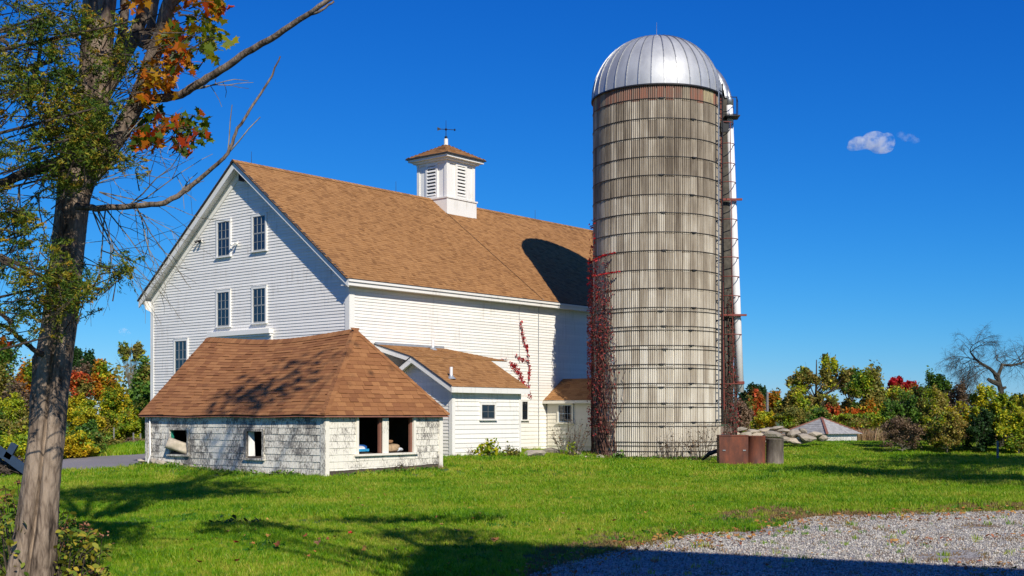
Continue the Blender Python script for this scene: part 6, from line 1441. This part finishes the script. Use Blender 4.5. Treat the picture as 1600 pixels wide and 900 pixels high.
wv = empty('barn_vine', BF.toW((9.2, -0.06, 0.3)), BROT, 'scarlet creeper strand on the white barn wall above the addition', 'vine')
def wvp(px, py): p_ = BF.ray(px, py, 1, -0.06); return p_ - Vector((9.2, -0.06, 0.3))
P = []; mb = MB()
for pts, n_, wd in (([(813, 503), (816, 520), (819, 535), (824, 545), (827, 580), (826, 590)], 120, 1.6), ([(806, 556), (815, 562), (825, 566)], 34, 1.2), ([(799, 570), (804, 572), (812, 585), (820, 602), (828, 617)], 170, 2.6), ([(826, 590), (826, 605), (831, 622)], 10, 1.0), ([(784, 561), (792, 563)], 6, 1)):
    V_ = [wvp(*q) for q in pts]; mb.tube(V_, 0.010, 4, cap=False); cum = np.linspace(0, len(pts) - 1.001, n_)
    for s in cum:
        i = int(s); p_ = V_[i].lerp(V_[i + 1], s - i); P.append(tuple(p_ + Vector((rng.normal(0, .022 * wd), -abs(rng.normal(0, .03)), rng.normal(0, .03 * wd)))))
mb.build('stems', 'dark_bark', wv); leaves('foliage', np.array(P), 0.046, 'leaf_red', wv, LEAF, 0.0)
cv = empty('chute_vine', (SCX + 2.57, SD - 0.5, SZ0), 0, 'withered brown creeper on the silo chute below the white pipe', 'vine')
mb = MB(); P = []
for k in range(46):
    q = rng.uniform(-pi * 0.55, 0.25); z = 0; zm = rng.uniform(2.2, 6.4); pts = []
    while z < zm:
        z += 0.2; q += rng.normal(0, .06); rr = 0.43 + 0.05 * rng.random(); c_ = Vector((chx - 0.10 - 2.57 + rr * cos(q), chy + 0.5 + rr * sin(q), z)); pts.append(c_)
        if rng.random() < 0.9: P.append(tuple(c_ + Vector(rng.normal(size=3)) * .06))
        if rng.random() < 0.5: P.append(tuple(c_ + Vector(rng.normal(size=3)) * .08))
    mb.tube(pts, 0.012, 4, cap=False)
mb.build('stems', 'dark_bark', cv); leaves('foliage', np.array(P), 0.036, 'leaf_vine_red', cv, LEAF, 0.0)
# --- weeds and small plants along the walls
def weed(name, label, px0, px1, pyt, Y, n_, mat, size, stems, cat='weed', stalk='dark_bark', shape=LEAF, grp=None):
    Y = Y * KD; c = at((px0 + px1) / 2, 0, Y); z0 = gz(c.x, Y); o = empty(name, (c.x, Y, z0), 0, label, cat, grp); top = at(0, pyt, Y).z - z0; hw = (px1 - px0) / 2 / F * Y
    mb = MB(); P = []
    for k in range(stems):
        x1 = rng.uniform(-hw, hw); h_ = top * rng.uniform(.5, 1.0) * (1 - 0.35 * abs(x1 / hw)); b_ = Vector((x1 * .45, rng.normal(0, .06), -0.03)); e = Vector((x1, rng.normal(0, .12), h_)); m_ = b_.lerp(e, .55) + Vector((rng.normal(0, .04), 0, .05))
        mb.tube([b_, m_, e], [.010, .007, .003], 4, cap=False)
        for j in range(3):
            s = b_.lerp(e, rng.uniform(.35, .95)); mb.tube([s, s + Vector((rng.normal(0, .10), rng.normal(0, .06), rng.uniform(.03, .18)))], [.005, .002], 3, cap=False)
        for j in range(max(1, n_ // stems)):
            t = rng.uniform(.25, 1.05); P.append(tuple(b_.lerp(m_, min(1, t * 2)) if t < .5 else m_.lerp(e, (t - .5) * 2))); P[-1] = tuple(np.array(P[-1]) + rng.normal(0, .05, 3))
    mb.build('stems', stalk, o); leaves('foliage', np.array(P), size, mat, o, shape, 0.4); return o
weed('pokeweed', 'yellow green broad leaved plant against the addition wall', 742, 782, 684, 45.5, 190, 'leaf_yellow_green', 0.075, 12, 'plant')
weed('sedum_plant', 'low dark plant with brown flower head beside yellow green one', 772, 812, 692, 45.8, 150, 'leaf_olive', 0.05, 14, 'plant')
weed('dead_stems', 'bare dead stalks at the addition wall corner', 730, 744, 692, 45.2, 8, 'leaf_brown', 0.03, 6, 'weed')
weed('dry_shrub', 'dry twiggy shrub below the feed room window', 862, 922, 640, 51.8, 260, 'leaf_brown', 0.035, 34, 'shrub')
weed('dry_shrub', 'leafless grey weeds before the pale silo staves', 1026, 1072, 660, 49.6, 110, 'leaf_brown', 0.035, 22, 'shrub')
weed('dry_shrub', 'taller brown weeds between silo and steel bin', 1066, 1126, 646, 49.2, 200, 'leaf_brown', 0.036, 36, 'shrub')
weed('green_weed', 'small bushy green weed at the silo foot', 956, 976, 706, 49.5, 110, 'leaf_green', 0.06, 12, 'weed')
weed('green_weed', 'green stalk below the feed room beside the stones', 888, 902, 684, 51.0, 60, 'leaf_yellow_green', 0.05, 6, 'weed')
weed('green_weed', 'spray of green leaves at the shed hip corner footing', 600, 640, 722, 38.3, 40, 'leaf_olive', 0.03, 8, 'weed')
weed('green_weed', 'clump of weeds along the peeling shed wall', 420, 470, 738, 36.6, 200, 'leaf_green', 0.035, 22, 'weed')
weed('dock_plant', 'broad dark leaved weed in the shaded lawn', 338, 375, 822, 20.5, 60, 'leaf_dark_green', 0.05, 14, 'weed')
weed('dock_plant', 'second low broad leaved weed right of the dark one', 376, 408, 826, 20.6, 40, 'leaf_dark_green', 0.045, 10, 'weed')
weed('pale_stalks', 'pale dry stalks standing in the lawn near the thicket', 1474, 1492, 748, 35.5, 12, 'leaf_brown', 0.02, 7, 'weed')
mbP = []
for (px, Y) in [(rng.uniform(900, 1120), rng.uniform(41.3, 42.6)) for _ in range(420)]:
    c = at(px, 0, Y); mbP.append((c.x, Y, gz(c.x, Y) + rng.uniform(0, .18)))
for k in range(700):
    t = rng.uniform(0.4, 7.3); c = SF.toW((-0.12 - rng.random() * .45, t, 0)); mbP.append((c.x, c.y, gz(c.x, c.y) + rng.uniform(0, .16) * rng.random()))
for k in range(260):
    t = rng.uniform(0.2, 4.1); c = SF.toW((t, -0.1 - rng.random() * .25, 0)); mbP.append((c.x, c.y, gz(c.x, c.y) + rng.uniform(0, .10)))
o = leaves('ground_cover', np.array(mbP), 0.05, 'leaf_green', None, LEAF, 0.5); tag(o, 'low green leafy weeds along the silo and shed foundations', 'weeds', kind='stuff')

# --- trees and house outside the view whose shade reaches the lawn and gravel
tree('unseen_shade_maple', 'unseen yellowing maple beside the farmhouse shading the near lawn', 'tree', 4.3, -0.6, [(-0.4, 4.1, 7.5, 1.9, 1.3, 0.9), (-2.6, 9.2, 7.2, 1.7, 0.6, 0.7), (-1.3, 5.7, 7.8, 1.2, 0.8, 0.7), (-3.6, 7.4, 7.6, 1.0, 0.6, 0.5)], 1900, 0.10, 'leaf_maple', 0.2, 'maple_bark', None, 18, 30, .22)
GS = 'unseen roadside trees right of the lawn'
tree('unseen_shade_tree', 'unseen green roadside tree right of the lawn shading the grass', 'tree', 16.6, 19.1, [(-0.8, 0.3, 7.2, 2.9, 1.9, 1.6)], 3000, 0.15, 'leaf_green', 0.25, 'dark_bark', GS, 14)
tree('unseen_shade_tree', 'unseen olive roadside tree further along the lawn edge', 'tree', 20.9, 27.0, [(-1.2, 0, 8.0, 4.0, 2.2, 1.8)], 4200, 0.16, 'leaf_olive', 0.28, 'dark_bark', GS, 14)
tree('unseen_shade_tree', 'unseen tall slender roadside tree nearest the gravel yard', 'tree', 16.0, 20.3, [(-0.7, 0.3, 9.6, 2.3, 1.5, 1.4)], 2400, 0.15, 'leaf_green', 0.2, 'dark_bark', GS, 12)
tree('unseen_shade_tree', 'unseen broad roadside tree shading the grass beside the thicket', 'tree', 22.0, 31.2, [(-0.6, 0, 8.0, 3.6, 2.0, 1.6)], 3600, 0.16, 'leaf_yellow_green', 0.3, 'dark_bark', GS, 14)
fh = empty('farmhouse', (6.0, 2.15, 0.0), radians(-25.6), 'white two storey farmhouse beside the gravel yard', 'house')
mb = MB(); mb.box(0, 12, -4.5, 0, 0, 9.15); fhw = mb.build('wall', 'white_trim', fh)
for i in range(2):
    for j in range(4): window(fh, 'l', 1.2 + j * 2.8, 2.1 + j * 2.8, 1.2 + i * 3.2, 2.9 + i * 3.2, base=0.02) if False else None
for i in range(2):
    for j in range(4):
        m1 = MB(); m1.box(1.2 + j * 2.8, 2.1 + j * 2.8, 0.0, 0.04, 1.2 + i * 3.2, 2.8 + i * 3.2); wn = m1.build('window', 'window_glass', fh)
        m1 = MB(); m1.box(1.1 + j * 2.8, 2.2 + j * 2.8, 0.0, 0.06, 1.08 + i * 3.2, 1.19 + i * 3.2); m1.build('sill', 'white_trim', wn)
mb = MB(); mb.hexa([(-0.3, -2.2, 11.0), (12.3, -2.2, 11.0), (12.3, 0.35, 9.15), (-0.3, 0.35, 9.15), (-0.3, -2.2, 11.15), (12.3, -2.2, 11.15), (12.3, 0.35, 9.3), (-0.3, 0.35, 9.3)]); mb.hexa([(-0.3, -4.8, 9.15), (12.3, -4.8, 9.15), (12.3, -2.2, 11.0), (-0.3, -2.2, 11.0), (-0.3, -4.8, 9.3), (12.3, -4.8, 9.3), (12.3, -2.2, 11.15), (-0.3, -2.2, 11.15)]); mb.build('roof', 'barn_shingle', fh)

# ================================================================== GRASS, GRAVEL STONES, FALLEN LEAVES
def scatter(n, Y0, Y1, half, margin=1.5, powy=1.0):
    y = (Y0 + (Y1 - Y0) * rng.random(n) ** powy) * KD
    x = (rng.random(n) * 2 - 1) * (half / KD * y + margin)
    return x, y
def clear_of_buildings(x, y):
    ok = np.ones(len(x), bool)
    for fr, (a0, a1, b0, b1) in ((SF, (-0.02, SX + .05, -0.02, SY)), (BF, (0, BL, 0, BW)), (BF, (1.3, 4.75, -3.32, 0)), (BF, (10.2, 12.2, -2.4, 0))):
        dx, dy = x - fr.o.x, y - fr.o.y; lx = fr.c * dx + fr.s * dy; ly = -fr.s * dx + fr.c * dy
        ok &= ~((lx > a0) & (lx < a1) & (ly > b0) & (ly < b1))
    ok &= (x - SCX) ** 2 + (y - SD) ** 2 > (SR + 0.05) ** 2
    # driveway
    for i in range(len(cl) - 1):
        a = np.array(cl[i][:2]); c = np.array(cl[i + 1][:2]); ab = c - a; t = np.clip(((x - a[0]) * ab[0] + (y - a[1]) * ab[1]) / (ab @ ab), 0, 1)
        ok &= np.hypot(x - a[0] - t * ab[0], y - a[1] - t * ab[1]) > 2.05
    return ok
def vnoise(x, y, s, seed=0):
    r = np.random.default_rng(seed); v = np.zeros(len(x))
    for k in range(6):
        a = r.uniform(0, 2 * pi); f_ = s * r.uniform(.6, 1.9); v += np.sin((x * cos(a) + y * sin(a)) * f_ + r.uniform(0, 6.3))
    return v / 2.4
tg = [tuft_obj('grass_tuft', 'grass_blade', 15, 0.055, 0.075, 0.0045, 0.75) for _ in range(5)]
td = [tuft_obj('dry_tuft', 'dry_blade', 11, 0.05, 0.045, 0.004, 1.0) for _ in range(3)]
GX = []; 
for (n_, a, b_) in ((30000, 13.0, 21), (56000, 21, 36), (52000, 36, 68)):
    x, y = scatter(n_, a, b_, 0.40, 1.0, 0.8); s_ = np.clip(y / 18.6, 0.85, 2.2); GX.append(np.c_[x, y, s_])
GX = np.concatenate(GX); x, y = GX[:, 0], GX[:, 1]
dryness = vnoise(x, y, 1.3, 3) + 0.35 * vnoise(x, y, 4.0, 5) - np.clip((in_gravel(x, y, 2.6) & (x > -1)).astype(float) * 0.0, 0, 1)
xe = np.interp(x, EX, EY, left=10, right=EY[-1]); near_edge = np.clip(1 - (y - xe) / 4.2, 0, 1) * (x > -0.5)
dry = (0.5 * dryness * near_edge + 1.15 * near_edge + 0.42 * rng.normal(size=len(x)) * near_edge + 0.12 * dryness) > 0.84
keep = clear_of_buildings(x, y) & (~in_gravel(x, y, 0.0) | ((rng.random(len(x)) < 0.05) & in_gravel(x, y, -1.5) == 0))
keep &= ~(in_gravel(x, y, 0.0) & (rng.random(len(x)) < 0.96)); keep &= ~((x > 14.5) & (y > 64))
P = np.c_[x, y, ground_z(x, y)]; sc3 = np.repeat((GX[:, 2] * rng.uniform(.7, 1.25, len(x)))[:, None], 3, 1)
sc3 *= (1 + 0.28 * np.clip(vnoise(x, y, 2.4, 21), -1, 1.6))[:, None]; far = np.clip((y - 25) / 25, 0, 1); sc3[:, 2] *= (1 - 0.62 * far)
g = keep & ~dry; gn_scatter('grass', P[g], sc3[g], tg, 'short green lawn grass around the barn and shed', 'grass')
g = keep & dry; gn_scatter('dry_grass', P[g], sc3[g], td, 'dry tan grass and thatch along the gravel edge', 'grass')
x, y = scatter(9000, 14, 26, 0.42, 1.0); g = in_gravel(x, y, 0.6) & (vnoise(x, y, 2.2, 9) + 1.3 * np.exp(-((y - np.interp(x, EX, EY)) / 0.9) ** 2) > 1.0)
gn_scatter('dry_thatch', np.c_[x, y, 0.005 + 0 * x][g], np.repeat(rng.uniform(.5, 1.0, g.sum())[:, None], 3, 1), [tuft_obj('thatch', 'dry_blade', 10, 0.07, 0.03, 0.005, 1.6)], 'brown thatch patches lying in the gravel', 'thatch')
tw = [tuft_obj('clover', 'clover_leaf', 9, 0.06, 0.045, 0.016, 1.5) for _ in range(3)]
x, y = scatter(16000, 13.5, 42, 0.40, 1.0, 0.8); g = clear_of_buildings(x, y) & ~in_gravel(x, y, 0.3) & (vnoise(x, y, 1.7, 31) + 0.5 * vnoise(x, y, 5.0, 33) > 1.05)
gn_scatter('clover_patches', np.c_[x, y, ground_z(x, y)][g], np.repeat(rng.uniform(.8, 1.7, g.sum())[:, None], 3, 1), tw, 'low broad leaved clover patches in the lawn', 'clover')
E_ = []
for fr, pts in ((SF, [(-0.1, SY), (-0.1, -0.1), (SX + .1, -0.1)]), (BF, [(1.2, -3.45), (4.8, -3.45), (4.8, -0.15), (9.8, -0.15)])):
    for (a, c) in zip(pts[:-1], pts[1:]):
        L_ = math.hypot(c[0] - a[0], c[1] - a[1])
        for k in range(int(L_ * 26)):
            t = rng.random(); q_ = fr.toW((a[0] + (c[0] - a[0]) * t + rng.normal(0, .06), a[1] + (c[1] - a[1]) * t + rng.normal(0, .06), 0)); E_.append((q_.x, q_.y))
for k in range(520):
    an = cam_a + rng.uniform(-1.5, 1.5); r_ = SR + abs(rng.normal(.12, .1)); E_.append((SCX + r_ * cos(an), SD + r_ * sin(an)))
E_ = np.array(E_); gn_scatter('edge_grass', np.c_[E_[:, 0], E_[:, 1], ground_z(E_[:, 0], E_[:, 1])], np.repeat(rng.uniform(.45, 1.05, len(E_))[:, None], 3, 1), [tuft_obj('edge_tuft', 'grass_blade', 11, 0.06, 0.17, 0.006, 0.6), tuft_obj('edge_dry_tuft', 'dry_blade', 8, 0.06, 0.15, 0.005, 0.7)], 'longer uncut grass along the shed and silo walls', 'grass')
# tall dry grass behind the crest, right of the hut
x = rng.uniform(13, 34, 4200); y = rng.uniform(61, 78, 4200); g = x / y > 0.26
tt = [tuft_obj('hay_tuft', 'tall_dry_blade', 12, 0.16, 0.75, 0.014, 0.5) for _ in range(3)]
gn_scatter('tall_grass', np.c_[x, y, ground_z(x, y)][g], np.repeat(rng.uniform(.7, 1.2, g.sum())[:, None], 3, 1), tt, 'tall tan grass standing behind the lawn crest by the hut', 'grass')
# meadow grass on the driveway bank
x = rng.uniform(-26, -9.5, 9000); y = rng.uniform(37, 49, 9000); g = clear_of_buildings(x, y)
gn_scatter('meadow_grass', np.c_[x, y, ground_z(x, y)][g], np.repeat(rng.uniform(1.6, 2.6, g.sum())[:, None], 3, 1), [tuft_obj('meadow_tuft', 'grass_blade', 12, 0.07, 0.10, 0.006, 0.6)], 'bright rough grass on the bank above the driveway', 'grass')
import bmesh
def pebble(seed):
    me = stone_mesh(0.0125, 0.010, 0.008, seed, 1); me.materials.clear(); me.materials.append(MATS['gravel_stone']); return bpy.data.objects.new('pebble', me)
x, y = scatter(135000, 13.2, 25, 0.44, 1.2, 0.8); g = in_gravel(x, y, 0.15); g &= (vnoise(x, y, 2.2, 9) < 1.25)
gn_scatter('gravel', np.c_[x, y, 0.012 + 0 * x][g], np.repeat(rng.uniform(.6, 1.6, g.sum())[:, None], 3, 1), [pebble(900 + i) for i in range(4)], 'loose grey crushed stones covering the yard', 'gravel', 'full')
# fallen leaves one can pick out on the lawn
fl_px = [(549, 843, 1), (497, 857, 0), (511, 852, 0), (525, 848, 0), (619, 837, 0), (434, 861, 0), (356, 840, 0), (368, 858, 1), (396, 860, 0), (436, 862, 0), (370, 888, 0), (640, 882, 0), (571, 868, 0), (690, 829, 0), (713, 838, 0), (740, 819, 0), (1081, 798, 0), (1178, 803, 0), (1287, 812, 0), (775, 853, 0), (772, 853, 0), (560, 785, 0), (566, 797, 0), (751, 810, 0), (1150, 840, 0), (1022, 880, 0), (1200, 887, 0), (1288, 840, 0), (420, 846, 0), (478, 847, 0), (620, 870, 0), (735, 852, 0), (480, 880, 0), (545, 890, 0), (780, 889, 0), (700, 893, 0), (310, 890, 0), (300, 870, 0), (880, 810, 0), (960, 822, 0), (1010, 808, 0), (905, 838, 0)]
lm_ = {}
for i, (px, py, red) in enumerate(fl_px):
    Y = EYE * F / (py - HOR); c = at(px, py, Y); sh = MAPLE * (0.055 if red else 0.042) * rng.uniform(.85, 1.25); ang = rng.uniform(0, 6.28)
    mb = MB(); mb.face([(sx_ * cos(ang) - sy_ * sin(ang), sx_ * sin(ang) + sy_ * cos(ang), abs(sx_) * 0.5 + abs(sy_) * .25) for sx_, sy_, _ in sh], rng.random())
    o = mb.build('fallen_leaf', 'fallen_red' if red else 'fallen', None, loc=(c.x, Y, 0.075 if not bool(in_gravel(np.array([c.x]), np.array([Y]))[0]) else 0.02)); o.rotation_euler = (rng.uniform(-.5, .9), rng.uniform(-.4, .4), 0)
    tag(o, 'bright red maple leaf lying in the lawn' if red else ('dry brown maple leaf lying on the pale gravel' if bool(in_gravel(np.array([c.x]), np.array([Y]))[0]) else 'dry tan maple leaf lying in the lawn grass'), 'leaf', 'fallen maple leaves')
x, y = scatter(8000, 14, 25, 0.42, 0.8); g = (np.abs(y - np.interp(x, EX, EY, left=12)) < 0.9) & (x > 0) | (in_gravel(x, y) & (vnoise(x, y, 1.6, 9) > 0.7))
o = leaves('leaf_litter', np.c_[x, y, 0.03 + 0.02 * rng.random(len(x))][g], 0.03, 'fallen', None, LEAF, 1.5); tag(o, 'red brown leaf litter along the gravel edge', 'leaf litter', kind='stuff')
o = leaves('lawn_litter', np.c_[rng.uniform(-5, 6, 240), rng.uniform(12, 26, 240), rng.uniform(.05, .08, 240)], 0.022, 'fallen', None, LEAF, 1.5); tag(o, 'small scattered leaf scraps in the lawn grass', 'leaf litter', kind='stuff')

# ================================================================== CLOUDS (well beyond everything else)
def cloud(label, blobs, Y, dens):
    bm = bmesh.new()
    for (px, py, rx, ry) in blobs:
        c = at(px, py, Y); k = Y / F; r = bmesh.ops.create_icosphere(bm, subdivisions=3, radius=1.0)
        for v in r['verts']: v.co = Vector((c.x + v.co.x * rx * k, c.y + v.co.y * rx * k, c.z + v.co.z * ry * k))
    me = bpy.data.meshes.new('cloud'); bm.to_mesh(me); bm.free(); o = bpy.data.objects.new('cloud', me); link(o)
    rmz = o.modifiers.new('merge', 'REMESH'); rmz.mode = 'VOXEL'; rmz.voxel_size = 3.0
    m = bpy.data.materials.new('cloud_vapour'); m.use_nodes = True; n = m.node_tree; n.nodes.clear()
    vp = n.nodes.new('ShaderNodeVolumePrincipled'); out = n.nodes.new('ShaderNodeOutputMaterial'); vp.inputs['Color'].default_value = (0.95, 0.95, 0.97, 1); vp.inputs['Anisotropy'].default_value = -0.35
    f = noise(n, pos(n), 0.05, 5, 0.7); mr = nd(n, 'ShaderNodeMapRange'); n.links.new(f, mr.inputs[0]); mr.inputs[1].default_value = 0.44; mr.inputs[2].default_value = 0.7; mr.inputs[3].default_value = 0.0; mr.inputs[4].default_value = dens
    n.links.new(mr.outputs[0], vp.inputs['Density']); n.links.new(vp.outputs[0], out.inputs['Volume']); me.materials.append(m)
    return tag(o, label, 'cloud')
cloud('small white puff of cloud right of the silo', [(1345, 224, 20, 11), (1366, 220, 20, 15), (1386, 222, 13, 15), (1333, 230, 10, 6), (1378, 232, 18, 8)], 3000, 0.06)
cloud('faint wisp of cloud right of the white puff', [(1408, 210, 8, 5), (1418, 215, 12, 6), (1430, 220, 8, 5)], 3000, 0.018)
cloud('tiny cloud above the yellow tree left of the barn', [(193, 518, 8, 6), (198, 520, 8, 3)], 3000, 0.03)
